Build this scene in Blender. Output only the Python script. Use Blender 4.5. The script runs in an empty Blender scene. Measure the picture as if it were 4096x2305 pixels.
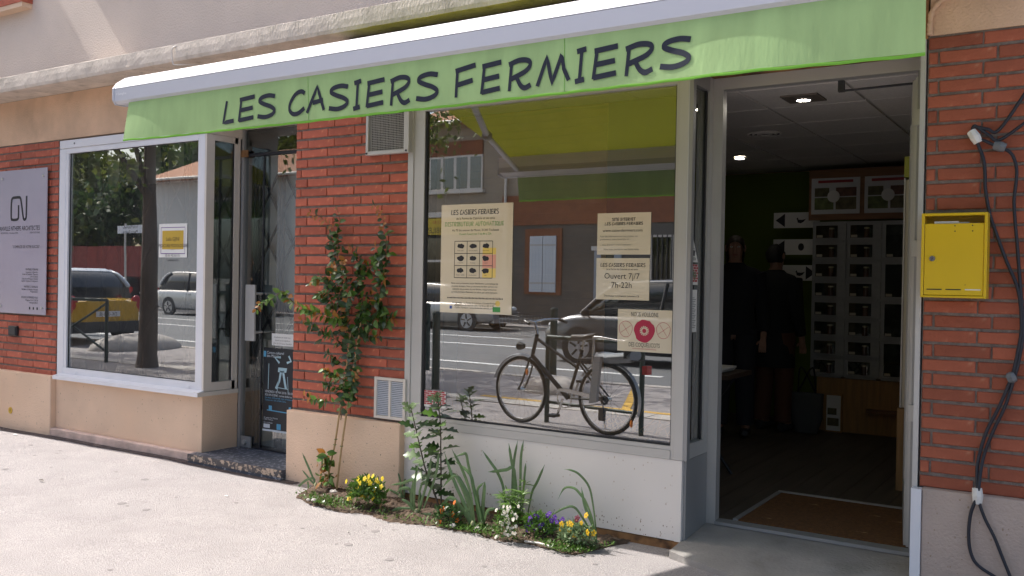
import bpy, math, random
import numpy as np
from mathutils import Vector, Matrix

# ------------------------------------------------------------------ camera, sky, sun, exposure
S = bpy.context.scene
rad = math.radians
CAM = np.array([0.0, -4.6, 1.423])
YAW, PITCH, ROLL, FPX = rad(32.766), rad(-0.4461), rad(1.01998), 3665.66
IW, IH = 4096, 2305
_f = np.array([-math.sin(YAW)*math.cos(PITCH), math.cos(YAW)*math.cos(PITCH), math.sin(PITCH)])
_r = np.array([math.cos(YAW), math.sin(YAW), 0.0])
_u = np.cross(_r, _f)
_r, _u = math.cos(ROLL)*_r + math.sin(ROLL)*_u, -math.sin(ROLL)*_r + math.cos(ROLL)*_u
cd = bpy.data.cameras.new("camera")
cam = bpy.data.objects.new("camera", cd)
S.collection.objects.link(cam)
cam.matrix_world = Matrix(((_r[0], _u[0], -_f[0], CAM[0]), (_r[1], _u[1], -_f[1], CAM[1]), (_r[2], _u[2], -_f[2], CAM[2]), (0, 0, 0, 1)))
cd.sensor_fit = 'HORIZONTAL'
cd.sensor_width = 36.0
cd.lens = 36.0*FPX/IW
cd.clip_start, cd.clip_end = 0.05, 2000
S.camera = cam

SUN = np.array([1.0, 0.064, -1.20])          # direction the light travels
SUN = SUN/np.linalg.norm(SUN)
elev = math.asin(-SUN[2])
W = bpy.data.worlds.new("World"); S.world = W; W.use_nodes = True
nt = W.node_tree; nt.nodes.clear()
out = nt.nodes.new('ShaderNodeOutputWorld'); bg = nt.nodes.new('ShaderNodeBackground'); sky = nt.nodes.new('ShaderNodeTexSky')
sky.sky_type = 'NISHITA'; sky.sun_disc = False
sky.sun_elevation = elev
sky.sun_rotation = math.atan2(-SUN[0], -SUN[1])
sky.air_density = 1.0; sky.dust_density = 4.0; sky.ozone_density = 0.6
bg.inputs[1].default_value = 0.15
nt.links.new(sky.outputs[0], bg.inputs[0]); nt.links.new(bg.outputs[0], out.inputs[0])
sl = bpy.data.lights.new("sun", 'SUN'); sl.energy = 3.3; sl.angle = rad(0.53); sl.color = (1.0, 0.965, 0.92)
so = bpy.data.objects.new("sun", sl); S.collection.objects.link(so)
so.rotation_euler = Vector(SUN.tolist()).to_track_quat('-Z', 'Y').to_euler()
so.location = (-30, -10, 40)
S.view_settings.view_transform = 'Standard'; S.view_settings.look = 'None'
S.view_settings.gamma = 1.0; S.view_settings.use_curve_mapping = False
S.view_settings.exposure = 1.0
S.render.engine = 'CYCLES'
S.cycles.use_denoising = True
S.cycles.max_bounces = 10; S.cycles.diffuse_bounces = 4; S.cycles.glossy_bounces = 5
S.cycles.transmission_bounces = 8; S.cycles.transparent_max_bounces = 12
S.cycles.caustics_reflective = False; S.cycles.caustics_refractive = False
S.cycles.sample_clamp_indirect = 6.0

# ------------------------------------------------------------------ pixel helpers (a pixel gives a ray; the plane gives the distance)
def ray(px, py): return _f + _r*(px-IW/2)/FPX - _u*(py-IH/2)/FPX
def PY(px, py, y=0.0):                       # on the upright plane y
    d = ray(px, py); return CAM + d*(y-CAM[1])/d[1]
def PZ(px, py, z=0.0):                       # on the level plane z
    d = ray(px, py); return CAM + d*(z-CAM[2])/d[2]
def RY(px, py, y, g=0.0):                    # seen in the window glass (plane g): point on upright plane y
    d = ray(px, py); P = CAM + d*(g-CAM[1])/d[1]; d = d*np.array([1, -1, 1]); return P + d*(y-g)/d[1]
def RZ(px, py, z, g=0.0):
    d = ray(px, py); P = CAM + d*(g-CAM[1])/d[1]; d = d*np.array([1, -1, 1]); return P + d*(z-P[2])/d[2]
def zoom(ox, oy, s): return lambda x, y: (ox+x*s, oy+y*s)

# ------------------------------------------------------------------ materials
def rgb(r, g, b):                            # sRGB 0-255 -> linear
    f = lambda c: (c/255/12.92) if c/255 <= .04045 else ((c/255+.055)/1.055)**2.4
    return (f(r), f(g), f(b))
MATS = {}
def mat(name, col, rough=.7, metal=0., var=.0, vscale=8., bump=0., bscale=60., col2=None, c2scale=3., c2lo=.5, c2hi=.7, objrand=0., spec=.5, sheen=0., trans=0., emit=0., coat=0., stretch=None, detail=4.):
    m = bpy.data.materials.new(name); m.use_nodes = True
    n = m.node_tree.nodes; l = m.node_tree.links
    b = n['Principled BSDF']
    b.inputs['Roughness'].default_value = rough; b.inputs['Metallic'].default_value = metal
    b.inputs['Specular IOR Level'].default_value = spec
    b.inputs['Coat Weight'].default_value = coat
    c = (*col, 1)
    b.inputs['Base Color'].default_value = c
    tc = n.new('ShaderNodeTexCoord'); src = tc.outputs['Object']
    if stretch:
        mp = n.new('ShaderNodeMapping'); mp.inputs['Scale'].default_value = stretch; l.new(src, mp.inputs[0]); src = mp.outputs[0]
    cur = None
    if col2 is not None:
        t = n.new('ShaderNodeTexNoise'); t.inputs['Scale'].default_value = c2scale; t.inputs['Detail'].default_value = 6; l.new(src, t.inputs[0])
        r = n.new('ShaderNodeMapRange'); r.inputs[1].default_value = c2lo; r.inputs[2].default_value = c2hi; l.new(t.outputs[0], r.inputs[0])
        x = n.new('ShaderNodeMixRGB'); x.inputs[1].default_value = c; x.inputs[2].default_value = (*col2, 1); l.new(r.outputs[0], x.inputs[0]); cur = x.outputs[0]
    def mul(fac_out, amt):
        nonlocal cur
        h = n.new('ShaderNodeHueSaturation')
        r = n.new('ShaderNodeMapRange'); r.inputs[3].default_value = 1-amt; r.inputs[4].default_value = 1+amt; l.new(fac_out, r.inputs[0])
        l.new(r.outputs[0], h.inputs['Value'])
        if cur is None: h.inputs['Color'].default_value = c
        else: l.new(cur, h.inputs['Color'])
        cur = h.outputs[0]
    if var:
        t = n.new('ShaderNodeTexNoise'); t.inputs['Scale'].default_value = vscale; t.inputs['Detail'].default_value = detail; l.new(src, t.inputs[0])
        r0 = n.new('ShaderNodeMapRange'); r0.inputs[1].default_value = .3; r0.inputs[2].default_value = .7; l.new(t.outputs[0], r0.inputs[0])
        mul(r0.outputs[0], var)
    if objrand:
        oi = n.new('ShaderNodeObjectInfo'); mul(oi.outputs['Random'], objrand)
    if cur is not None: l.new(cur, b.inputs['Base Color'])
    if bump:
        t = n.new('ShaderNodeTexNoise'); t.inputs['Scale'].default_value = bscale; t.inputs['Detail'].default_value = 5; l.new(src, t.inputs[0])
        bn = n.new('ShaderNodeBump'); bn.inputs['Strength'].default_value = min(1, bump); bn.inputs['Distance'].default_value = .01*max(1, bump); l.new(t.outputs[0], bn.inputs['Height']); l.new(bn.outputs[0], b.inputs['Normal'])
    if emit:
        b.inputs['Emission Color'].default_value = c; b.inputs['Emission Strength'].default_value = emit
    if trans:                                # thin cloth or leaf: part of the light passes through
        o = [x for x in n if x.type == 'OUTPUT_MATERIAL'][0]
        tr = n.new('ShaderNodeBsdfTranslucent'); mx = n.new('ShaderNodeMixShader'); mx.inputs[0].default_value = trans
        if cur is not None: l.new(cur, tr.inputs[0])
        else: tr.inputs[0].default_value = c
        l.new(b.outputs[0], mx.inputs[1]); l.new(tr.outputs[0], mx.inputs[2]); l.new(mx.outputs[0], o.inputs[0])
    MATS[name] = m
    return m
def glass(name, refl, tint=(.8, .85, .82), dust=.02):
    m = bpy.data.materials.new(name); m.use_nodes = True
    n = m.node_tree.nodes; l = m.node_tree.links
    for x in list(n):
        if x.type != 'OUTPUT_MATERIAL': n.remove(x)
    o = [x for x in n if x.type == 'OUTPUT_MATERIAL'][0]
    tr = n.new('ShaderNodeBsdfTransparent'); tr.inputs[0].default_value = (*tint, 1)
    gl = n.new('ShaderNodeBsdfGlossy'); gl.inputs['Roughness'].default_value = 0.0; gl.inputs['Color'].default_value = (.96, .98, .97, 1)
    wv = n.new('ShaderNodeTexNoise'); wv.inputs['Scale'].default_value = 1.3; wt = n.new('ShaderNodeTexCoord'); l.new(wt.outputs['Object'], wv.inputs[0]); wb = n.new('ShaderNodeBump'); wb.inputs['Strength'].default_value = .07; wb.inputs['Distance'].default_value = .004; l.new(wv.outputs[0], wb.inputs['Height']); l.new(wb.outputs[0], gl.inputs['Normal'])
    fr = n.new('ShaderNodeFresnel'); fr.inputs[0].default_value = 1.5
    ad = n.new('ShaderNodeMath'); ad.operation = 'ADD'; ad.use_clamp = True; ad.inputs[1].default_value = refl; l.new(fr.outputs[0], ad.inputs[0])
    mx = n.new('ShaderNodeMixShader'); l.new(ad.outputs[0], mx.inputs[0]); l.new(tr.outputs[0], mx.inputs[1]); l.new(gl.outputs[0], mx.inputs[2])
    if dust:
        df = n.new('ShaderNodeBsdfDiffuse'); df.inputs[0].default_value = (.6, .6, .6, 1)
        m2 = n.new('ShaderNodeMixShader'); tc = n.new('ShaderNodeTexCoord'); t = n.new('ShaderNodeTexNoise'); t.inputs['Scale'].default_value = 3; l.new(tc.outputs['Object'], t.inputs[0])
        mm = n.new('ShaderNodeMath'); mm.operation = 'MULTIPLY'; mm.inputs[1].default_value = dust*2; l.new(t.outputs[0], mm.inputs[0]); l.new(mm.outputs[0], m2.inputs[0])
        l.new(mx.outputs[0], m2.inputs[1]); l.new(df.outputs[0], m2.inputs[2]); l.new(m2.outputs[0], o.inputs[0])
    else: l.new(mx.outputs[0], o.inputs[0])
    MATS[name] = m; return m

# ------------------------------------------------------------------ mesh builder
class MB:
    def __init__(s): s.v = []; s.f = []; s.sm = []
    def add(s, vs, fs, smooth=False):
        o = len(s.v); s.v += [tuple(map(float, p)) for p in vs]; s.f += [tuple(i+o for i in f) for f in fs]; s.sm += [smooth]*len(fs); return s
    def box(s, x0, x1, y0, y1, z0, z1, ch=0.):
        x0, x1 = min(x0, x1), max(x0, x1); y0, y1 = min(y0, y1), max(y0, y1); z0, z1 = min(z0, z1), max(z0, z1)
        if ch <= 0:
            return s.add([(x0,y0,z0),(x1,y0,z0),(x1,y1,z0),(x0,y1,z0),(x0,y0,z1),(x1,y0,z1),(x1,y1,z1),(x0,y1,z1)],
                         [(0,3,2,1),(4,5,6,7),(0,1,5,4),(1,2,6,5),(2,3,7,6),(3,0,4,7)])
        c = ch                                # all edges chamfered on the street side (-y)
        vs = [(x0,y1,z0),(x1,y1,z0),(x1,y1,z1),(x0,y1,z1),(x0,y0+c,z0),(x1,y0+c,z0),(x1,y0+c,z1),(x0,y0+c,z1),(x0+c,y0,z0+c),(x1-c,y0,z0+c),(x1-c,y0,z1-c),(x0+c,y0,z1-c)]
        return s.add(vs, [(3,2,1,0),(0,1,5,4),(1,2,6,5),(2,3,7,6),(3,0,4,7),(4,5,9,8),(5,6,10,9),(6,7,11,10),(7,4,8,11),(8,9,10,11)])
    def prism(s, poly, axis, a, b):           # extrude a polygon (2D) along an axis from a to b
        def mk(p, t):
            return {'x': (t, p[0], p[1]), 'y': (p[0], t, p[1]), 'z': (p[0], p[1], t)}[axis]
        n = len(poly); vs = [mk(p, a) for p in poly] + [mk(p, b) for p in poly]
        return s.add(vs, [tuple(range(n)), tuple(range(2*n-1, n-1, -1))] + [(i, i+n, (i+1) % n+n, (i+1) % n) for i in range(n)])
    def tube(s, pts, r, seg=8, cap=True, smooth=True):
        pts = [np.array(p, float) for p in pts]; n = len(pts)
        rs = [r]*n if np.isscalar(r) else list(r)
        vs = []; prev = None
        for i in range(n):
            t = pts[min(i+1, n-1)]-pts[max(i-1, 0)]; L = np.linalg.norm(t); t = t/L if L > 1e-9 else np.array([0, 0, 1.])
            if prev is None:
                a = np.array([0, 0, 1.]) if abs(t[2]) < .9 else np.array([1., 0, 0]); a = np.cross(t, a)
            else: a = prev-t*(prev@t)
            a = a/(np.linalg.norm(a)+1e-12); prev = a; b = np.cross(t, a)
            for k in range(seg):
                q = 2*math.pi*k/seg; vs.append(pts[i]+rs[i]*(math.cos(q)*a+math.sin(q)*b))
        fs = [(i*seg+k, i*seg+(k+1) % seg, (i+1)*seg+(k+1) % seg, (i+1)*seg+k) for i in range(n-1) for k in range(seg)]
        s.add(vs, fs, smooth)
        if cap: s.add(vs[:seg], [tuple(range(seg))[::-1]]); s.add(vs[-seg:], [tuple(range(seg))])
        return s
    def ring(s, c, R, r, axis=(0, 1, 0), seg=36, ts=8, a0=0., a1=2*math.pi):
        ax = np.array(axis, float); ax /= np.linalg.norm(ax); e = np.array([0, 0, 1.]) if abs(ax[2]) < .9 else np.array([1., 0, 0])
        u = np.cross(ax, e); u /= np.linalg.norm(u); w = np.cross(ax, u); c = np.array(c, float)
        full = abs(a1-a0-2*math.pi) < 1e-6; m = seg if full else seg+1; vs = []
        for i in range(m):
            q = a0+(a1-a0)*i/seg; d = math.cos(q)*u+math.sin(q)*w
            for k in range(ts):
                p = 2*math.pi*k/ts; vs.append(c+d*(R+r*math.cos(p))+ax*r*math.sin(p))
        return s.add(vs, [(i*ts+k, i*ts+(k+1) % ts, ((i+1) % m)*ts+(k+1) % ts, ((i+1) % m)*ts+k) for i in range(seg) for k in range(ts)], True)
    def disc(s, c, R, axis, h, seg=20, smooth=False):
        ax = np.array(axis, float); ax /= np.linalg.norm(ax); c = np.array(c, float)
        return s.tube([c, c+ax*h], R, seg, True, smooth)
    def ball(s, c, rx, ry=None, rz=None, seg=12, rings=8):
        ry = rx if ry is None else ry; rz = rx if rz is None else rz; vs = []; fs = []
        for i in range(rings+1):
            t = math.pi*i/rings
            for k in range(seg):
                q = 2*math.pi*k/seg; vs.append((c[0]+rx*math.sin(t)*math.cos(q), c[1]+ry*math.sin(t)*math.sin(q), c[2]+rz*math.cos(t)))
        for i in range(rings):
            for k in range(seg): fs.append((i*seg+k, (i+1)*seg+k, (i+1)*seg+(k+1) % seg, i*seg+(k+1) % seg))
        return s.add(vs, fs, True)
    def loft(s, rings, smooth=True, caps=True):
        n = len(rings[0]); vs = [p for r in rings for p in r]
        s.add(vs, [(i*n+k, i*n+(k+1) % n, (i+1)*n+(k+1) % n, (i+1)*n+k) for i in range(len(rings)-1) for k in range(n)], smooth)
        if caps: s.add(rings[0], [tuple(range(n))[::-1]]); s.add(rings[-1], [tuple(range(n))])
        return s
    def quad(s, a, b, c, d): return s.add([a, b, c, d], [(0, 1, 2, 3)])
    def strokes(s, lines, w, frame, aniso=None):      # flat pen strokes on a frame (u,v)->3D
        for L in lines:
            L = [np.array(p, float) for p in L]
            lf = []; rt = []
            for i, p in enumerate(L):
                t = L[min(i+1, len(L)-1)]-L[max(i-1, 0)]; t = t/(np.linalg.norm(t)+1e-9); nrm = np.array([-t[1], t[0]])*(w if aniso is None else w+aniso*abs(t[0]))/2
                lf.append(frame(*(p+nrm))); rt.append(frame(*(p-nrm)))
            k = len(L); s.add(lf+rt, [(i, i+1, k+i+1, k+i) for i in range(k-1)])
        return s
    def mesh(s, name):
        m = bpy.data.meshes.new(name); m.from_pydata(s.v, [], s.f); m.update()
        m.polygons.foreach_set('use_smooth', s.sm)
        return m
COL = S.collection
WLOC = {}
def put(o, parent=None, label=None, cat=None, group=None, kind=None, local=False):
    COL.objects.link(o)
    if parent is not None:
        o.parent = parent
        if not local:
            w = WLOC.get(parent.name, (0, 0, 0)); o.location = (-w[0], -w[1], -w[2])
        WLOC[o.name] = (0, 0, 0)
    if label: o['label'] = label
    if cat: o['category'] = cat
    if group: o['group'] = group
    if kind: o['kind'] = kind
    return o
def obj(name, mb, m, parent=None, label=None, cat=None, group=None, kind=None, local=False):
    me = mb if isinstance(mb, bpy.types.Mesh) else mb.mesh(name)
    if m is not None and not me.materials: me.materials.append(m)
    return put(bpy.data.objects.new(name, me), parent, label, cat, group, kind, local)
def thing(name, label, cat, loc=(0, 0, 0), rotz=0., group=None):
    o = bpy.data.objects.new(name, None); o.empty_display_size = .1
    COL.objects.link(o); o.location = loc; o.rotation_euler = (0, 0, rotz)
    o['label'] = label; o['category'] = cat
    if group: o['group'] = group
    WLOC[o.name] = tuple(loc)
    return o
def B(*a, **k): return MB().box(*a, **k)
def T(pts, r, **k): return MB().tube(pts, r, **k)
def smoothline(P, n=6):                       # Catmull-Rom through the points
    P = [np.array(p, float) for p in P]; Q = [2*P[0]-P[1]]+P+[2*P[-1]-P[-2]]; o = []
    for i in range(1, len(Q)-2):
        for k in range(n):
            t = k/n; a, b, c, d = Q[i-1], Q[i], Q[i+1], Q[i+2]
            o.append(.5*((2*b)+(c-a)*t+(2*a-5*b+4*c-d)*t*t+(3*b-a-3*c+d)*t**3))
    o.append(P[-1]); return o
_fc = None
def text(mb, s, size, frame, align='CENTER', space=1.0, shear=0., width=1.0):   # printed words, laid on a frame (u,v)->3D
    cu = bpy.data.curves.new('t', 'FONT'); cu.body = s; cu.size = size; cu.align_x = align; cu.space_character = space; cu.shear = shear; cu.resolution_u = 2
    o = bpy.data.objects.new('t', cu); COL.objects.link(o)
    me = o.to_mesh()
    mb.add([frame(v.co.x*width, v.co.y) for v in me.vertices], [tuple(p.vertices) for p in me.polygons])
    o.to_mesh_clear(); bpy.data.objects.remove(o); bpy.data.curves.remove(cu)
    return mb
GL = {'L': [[(.32,1),(.06,.03),(.98,.08)]], 'E': [[(.06,.9),(1,.97)],[(.17,.92),(.04,.0)],[(.1,.46),(.9,.52)],[(.04,.05),(.95,.12)]],
 'S': ['c',[(.97,.9),(.62,.97),(.24,.91),(.12,.76),(.4,.6),(.75,.46),(.95,.29),(.82,.12),(.45,.03),(.02,.1)]],
 'C': ['c',[(.97,.86),(.75,.96),(.42,.86),(.14,.55),(.07,.25),(.28,.04),(.6,.05),(.95,.24)]],
 'A': [[(.02,.0),(.6,.97),(.97,.04)],[(.34,.37),(.92,.43)]], 'I': [[(.12,.92),(1,.97)],[(.58,.95),(.42,.05)],[(.0,.03),(.86,.08)]],
 'R': ['c',[(.12,.9),(.04,.0)],[(.0,.86),(.45,.96),(.82,.92),(.93,.78),(.72,.58),(.1,.38)],[(.33,.46),(.52,.16),(.72,.05),(.97,.13)]],
 'F': [[(.02,.86),(1,.98)],[(.12,.9),(.05,.0)],[(.1,.4),(.87,.5)]], 'M': [[(.02,.02),(.3,.96),(.47,.06),(.75,.97),(.82,.5),(.98,.1)]],
 'N': [[(.05,0),(.2,1),(.8,.03),(.95,1)]], 'T': [[(0,.92),(1,1)],[(.5,.95),(.42,0)]], 'D': ['c',[(.15,.97),(.05,.03)],[(0,.97),(.6,.9),(.97,.6),(.8,.2),(.03,.02)]],
 'U': ['c',[(.1,1),(.05,.4),(.2,.05),(.6,.03),(.88,.4),(.95,1)]], 'B': ['c',[(.15,.97),(.05,.03)],[(.02,.95),(.6,.95),(.8,.75),(.2,.52)],[(.2,.52),(.85,.42),(.85,.15),(.03,.03)]],
 'O': ['c',[(.5,.98),(.1,.75),(.05,.3),(.4,.02),(.85,.25),(.92,.7),(.5,.98)]], 'Q': ['c',[(.5,.98),(.1,.75),(.05,.3),(.4,.02),(.85,.25),(.92,.7),(.5,.98)],[(.6,.3),(1,-.1)]]}
def glyph(ch):
    g = GL[ch]
    if g[0] == 'c': return [smoothline(p, 5) if len(p) > 2 else p for p in g[1:]]
    return g
def hand(mb, s, x0, x1, z0, h, frame, w):      # hand-drawn capitals, fitted between x0 and x1
    adv = {'I': .62, ' ': .55, 'M': 1.25}; tot = sum(adv.get(c, 1) for c in s); x = x0; k = (x1-x0)/tot
    for c in s:
        a = adv.get(c, 1)*k
        if c != ' ': mb.strokes([[(x+p[0]*a*.8, z0+p[1]*h) for p in L] for L in glyph(c)], w, frame)
        x += a
    return mb
R = random.Random(7)
# ------------------------------------------------------------------ palette
beige = mat('beige_render', (.75, .54, .385), .9, var=.10, vscale=2.2, bump=.5, bscale=110, col2=(.66, .455, .31), c2scale=1.1, c2lo=.52, c2hi=.75)
beige_dirty = mat('beige_render_stained', (.70, .47, .31), .92, var=.16, vscale=3, bump=.6, bscale=90, col2=(.40, .26, .17), c2scale=2.3, c2lo=.58, c2hi=.85)
pinkwall = mat('pinkish_render', (.71, .595, .51), .95, var=.06, vscale=1.5, bump=.9, bscale=70)
ledgemat = mat('weathered_ledge_render', (.62, .54, .46), .95, var=.16, vscale=6, bump=.7, bscale=70, col2=(.34, .30, .24), c2scale=14, c2lo=.56, c2hi=.85, stretch=(1, 1, .45))
brickm = mat('red_brick', (.43, .112, .066), .85, var=.14, vscale=12, bump=.3, bscale=60, col2=(.54, .19, .10), c2scale=22, c2lo=.60, c2hi=.76, objrand=.20)
brickr = mat('brown_red_brick', (.33, .092, .048), .85, var=.12, vscale=13, bump=.3, bscale=60, col2=(.40, .17, .10), c2scale=18, c2lo=.62, c2hi=.78, objrand=.20)
mortar = mat('grey_mortar', (.205, .17, .145), .95, var=.25, vscale=25, bump=.8, bscale=90)
alu = mat('silver_aluminium', (.52, .51, .49), .42, metal=.35, var=.03, vscale=3)
aludk = mat('grey_aluminium', (.33, .33, .33), .45, metal=.35)
whitepvc = mat('white_pvc', (.76, .76, .79), .35, var=.03, vscale=4)
creampvc = mat('cream_pvc', (.68, .62, .55), .4, var=.03, vscale=4)
panelw = mat('white_panel', (.80, .745, .69), .35, var=.03, vscale=1.5, col2=(.66, .61, .57), c2scale=30, c2lo=.68, c2hi=.74)
gasket = mat('black_gasket', (.015, .015, .017), .5)
concrete = mat('grey_concrete', (.30, .28, .26), .9, var=.18, vscale=4, bump=.5, bscale=60, col2=(.2, .19, .17), c2scale=2.5, c2lo=.55, c2hi=.7)
terrazzo = mat('terrazzo', (.075, .085, .11), .45, var=.2, vscale=10, col2=(.30, .31, .34), c2scale=38, c2lo=.56, c2hi=.60)
worn = mat('worn_step_edge', (.10, .09, .09), .8, col2=(.52, .40, .30), c2scale=28, c2lo=.48, c2hi=.56, bump=.5, bscale=40)
asph = mat('pink_grey_asphalt', (.372, .340, .332), .95, var=.30, vscale=150, bump=.9, bscale=150, col2=(.325, .295, .288), c2scale=.8, c2lo=.5, c2hi=.8, detail=8)
asphd = mat('asphalt_dirt_shadow', (.075, .058, .058), .95, var=.3, vscale=60, bump=1., bscale=130, col2=(.16, .12, .115), c2scale=9, c2lo=.55, c2hi=.75)
roadm = mat('road_asphalt', (.15, .153, .16), .85, var=.1, vscale=60, bump=.5, bscale=120, col2=(.12, .12, .125), c2scale=.6, c2lo=.5, c2hi=.75)
paint = mat('white_road_paint', (.80, .80, .78), .7, var=.08, vscale=20)
ypaint = mat('yellow_road_paint', (.70, .42, .07), .7, var=.15, vscale=30)
kerbm = mat('kerb_stone', (.50, .46, .42), .9, var=.12, vscale=8, bump=.4, bscale=50)
soilm = mat('soil', (.085, .055, .036), .98, var=.35, vscale=30, bump=1., bscale=45, col2=(.17, .125, .085), c2scale=20, c2lo=.55, c2hi=.7)
black = mat('black_matt', (.012, .012, .014), .6)
darkmetal = mat('dark_metal', (.03, .03, .035), .5, metal=.2)
wood = mat('brown_wood', (.22, .105, .045), .6, var=.25, vscale=3, stretch=(1, 12, 12), bump=.2, bscale=20)
woodlt = mat('honey_wood', (.40, .22, .08), .55, var=.2, vscale=3, stretch=(12, 12, 1))
rotwood = mat('weathered_wood', (.30, .15, .06), .9, var=.35, vscale=12, bump=.8, bscale=40, col2=(.10, .05, .025), c2scale=9, c2lo=.5, c2hi=.65)
dglass = glass('window_glass', .36, (.88, .89, .86), .02)
dglass2 = glass('office_glass', .34, (.75, .82, .82), .03)
dglass3 = glass('door_glass', .18, (.72, .78, .76), .01)
dglass4 = glass('side_glass', .10, (.82, .86, .84), .01)
whitep = mat('white_paper', (.78, .77, .73), .7, var=.02, vscale=5)
kraft = mat('cream_paper', (.80, .70, .52), .75, var=.03, vscale=4)
def lam(name, col, g=.16):                     # laminated sheet: paper under a glossy film
    m = mat(name, col, .6, var=.02, vscale=5); n = m.node_tree.nodes; l = m.node_tree.links; o_ = [x for x in n if x.type == 'OUTPUT_MATERIAL'][0]
    gl = n.new('ShaderNodeBsdfGlossy'); gl.inputs['Roughness'].default_value = .02; mx = n.new('ShaderNodeMixShader'); mx.inputs[0].default_value = g
    l.new(n['Principled BSDF'].outputs[0], mx.inputs[1]); l.new(gl.outputs[0], mx.inputs[2]); l.new(mx.outputs[0], o_.inputs[0]); return m
whitep2 = lam('laminated_white_paper', (.74, .73, .70)); kraft = lam('laminated_cream_paper', (.78, .68, .51))
ink = mat('black_ink', (.02, .02, .025), .7)
inkg = mat('green_ink', (.10, .30, .07), .7)
inkgrey = mat('grey_ink', (.16, .15, .14), .7)

# ------------------------------------------------------------------ ground
obj('ground', B(-400, 400, -400, 400, -.40, -.20), mat('far_ground', (.22, .20, .18), .95, var=.2, vscale=.3), kind='structure')
obj('road', B(-200, 200, -20.0, -7.15, -.35, -.13), roadm, kind='structure')
pv = MB()                                   # the pavement in front of the shops, with a slightly uneven surface
nx, ny = 150, 60; xs = np.linspace(-60, 20, nx); ys = np.concatenate([np.linspace(-6.95, -2.2, 20), np.linspace(-2.1, .30, 40)])
xs = np.concatenate([np.linspace(-60, -12, 20), np.linspace(-11.7, 3, 110), np.linspace(3.5, 20, 20)])
def und(x, y): return .004*math.sin(x*1.7+y*2.3)+.003*math.sin(x*4.1-y*3.1+1)-.003
vs = [(x, y, und(x, y)) for y in ys for x in xs]; n_ = len(xs)
pv.add(vs, [(j*n_+i, j*n_+i+1, (j+1)*n_+i+1, (j+1)*n_+i) for j in range(len(ys)-1) for i in range(n_-1)], True)
pave = obj('pavement', pv, asph, kind='structure')
n = asph.node_tree.nodes; l = asph.node_tree.links; b_ = n['Principled BSDF']; src_ = b_.inputs['Base Color'].links[0].from_socket
tx_ = n.new('ShaderNodeTexNoise'); tx_.inputs['Scale'].default_value = 3.2; tx_.inputs['Detail'].default_value = 9; tx_.inputs['Roughness'].default_value = .7; tc_ = n.new('ShaderNodeTexCoord'); l.new(tc_.outputs['Object'], tx_.inputs[0])
mr_ = n.new('ShaderNodeMapRange'); mr_.inputs[1].default_value = .40; mr_.inputs[2].default_value = .66; mr_.inputs[3].default_value = 1.04; mr_.inputs[4].default_value = .93; l.new(tx_.outputs[0], mr_.inputs[0])
vo_ = n.new('ShaderNodeTexVoronoi'); vo_.inputs['Scale'].default_value = 46; l.new(tc_.outputs['Object'], vo_.inputs[0])
sp_ = n.new('ShaderNodeMapRange'); sp_.inputs[1].default_value = .06; sp_.inputs[2].default_value = .16; sp_.inputs[3].default_value = 1.22; sp_.inputs[4].default_value = 1.0; l.new(vo_.outputs['Distance'], sp_.inputs[0])
ml_ = n.new('ShaderNodeMath'); ml_.operation = 'MULTIPLY'; l.new(mr_.outputs[0], ml_.inputs[0]); l.new(sp_.outputs[0], ml_.inputs[1])
hs_ = n.new('ShaderNodeHueSaturation'); l.new(src_, hs_.inputs['Color']); l.new(ml_.outputs[0], hs_.inputs['Value']); l.new(hs_.outputs[0], b_.inputs['Base Color'])
es = MB(); vs = []; NE = 220                 # dirty asphalt at the wall foot, with the ledge's shadow darkened into its colour
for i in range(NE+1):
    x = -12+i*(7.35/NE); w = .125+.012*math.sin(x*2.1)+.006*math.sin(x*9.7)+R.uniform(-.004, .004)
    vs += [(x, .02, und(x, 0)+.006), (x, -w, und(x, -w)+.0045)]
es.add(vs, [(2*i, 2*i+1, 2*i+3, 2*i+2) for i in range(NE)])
obj('shaded_dirt_edge', es, asphd, pave)
for k in range(76):                          # kerb stones of the near kerb
    x = -62+k*1.0
    obj('kerb_stone', B(x+.004, x+.996, -7.15, -6.952, -.3, .008+R.uniform(-.003, .003), 0), kerbm, pave)
far = obj('far_pavement', B(-200, 200, -30, -20.15, -.3, -.02), asph, kind='structure')
obj('far_kerb', B(-200, 200, -20.15, -20.0, -.3, -.01), kerbm, far)
mk = obj('road_marking', B(-19.5, -12.5, -9.42, -9.26, -.14, -.126), paint, kind='structure')
for (x0, x1, y) in ((-11.4, -6.1, -9.5), (-5.3, 0, -9.5), (-27, -20.6, -9.6), (-40, -10.6, -13.6), (-60, -13, -16.1)):
    obj('painted_line', B(x0, x1, y-.08, y+.08, -.14, -.126), paint, mk)
bay_ = obj('parking_marking', B(-6.4, -2.6, -4.72, -4.62, -.01, .0075), ypaint, kind='structure')
for a, b_ in (((-5.3, -6.75), (-4.45, -4.66)), ((-3.9, -6.75), (-3.05, -4.66))):
    d = np.array(b_)-np.array(a); d /= np.linalg.norm(d); nn = np.array([-d[1], d[0]])*.05; a = np.array(a); b_ = np.array(b_)
    obj('painted_line', MB().prism([tuple(a+nn), tuple(b_+nn), tuple(b_-nn), tuple(a-nn)], 'z', -.01, .0074), ypaint, bay_)
for k in range(36):                          # one row of paving slabs crossing the pavement
    x = -22+k*.62
    obj('paving_slab', B(x, x+.606, -4.60, -4.27, -.05, .0078+R.uniform(-.002, .002)), kerbm, pave)

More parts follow.
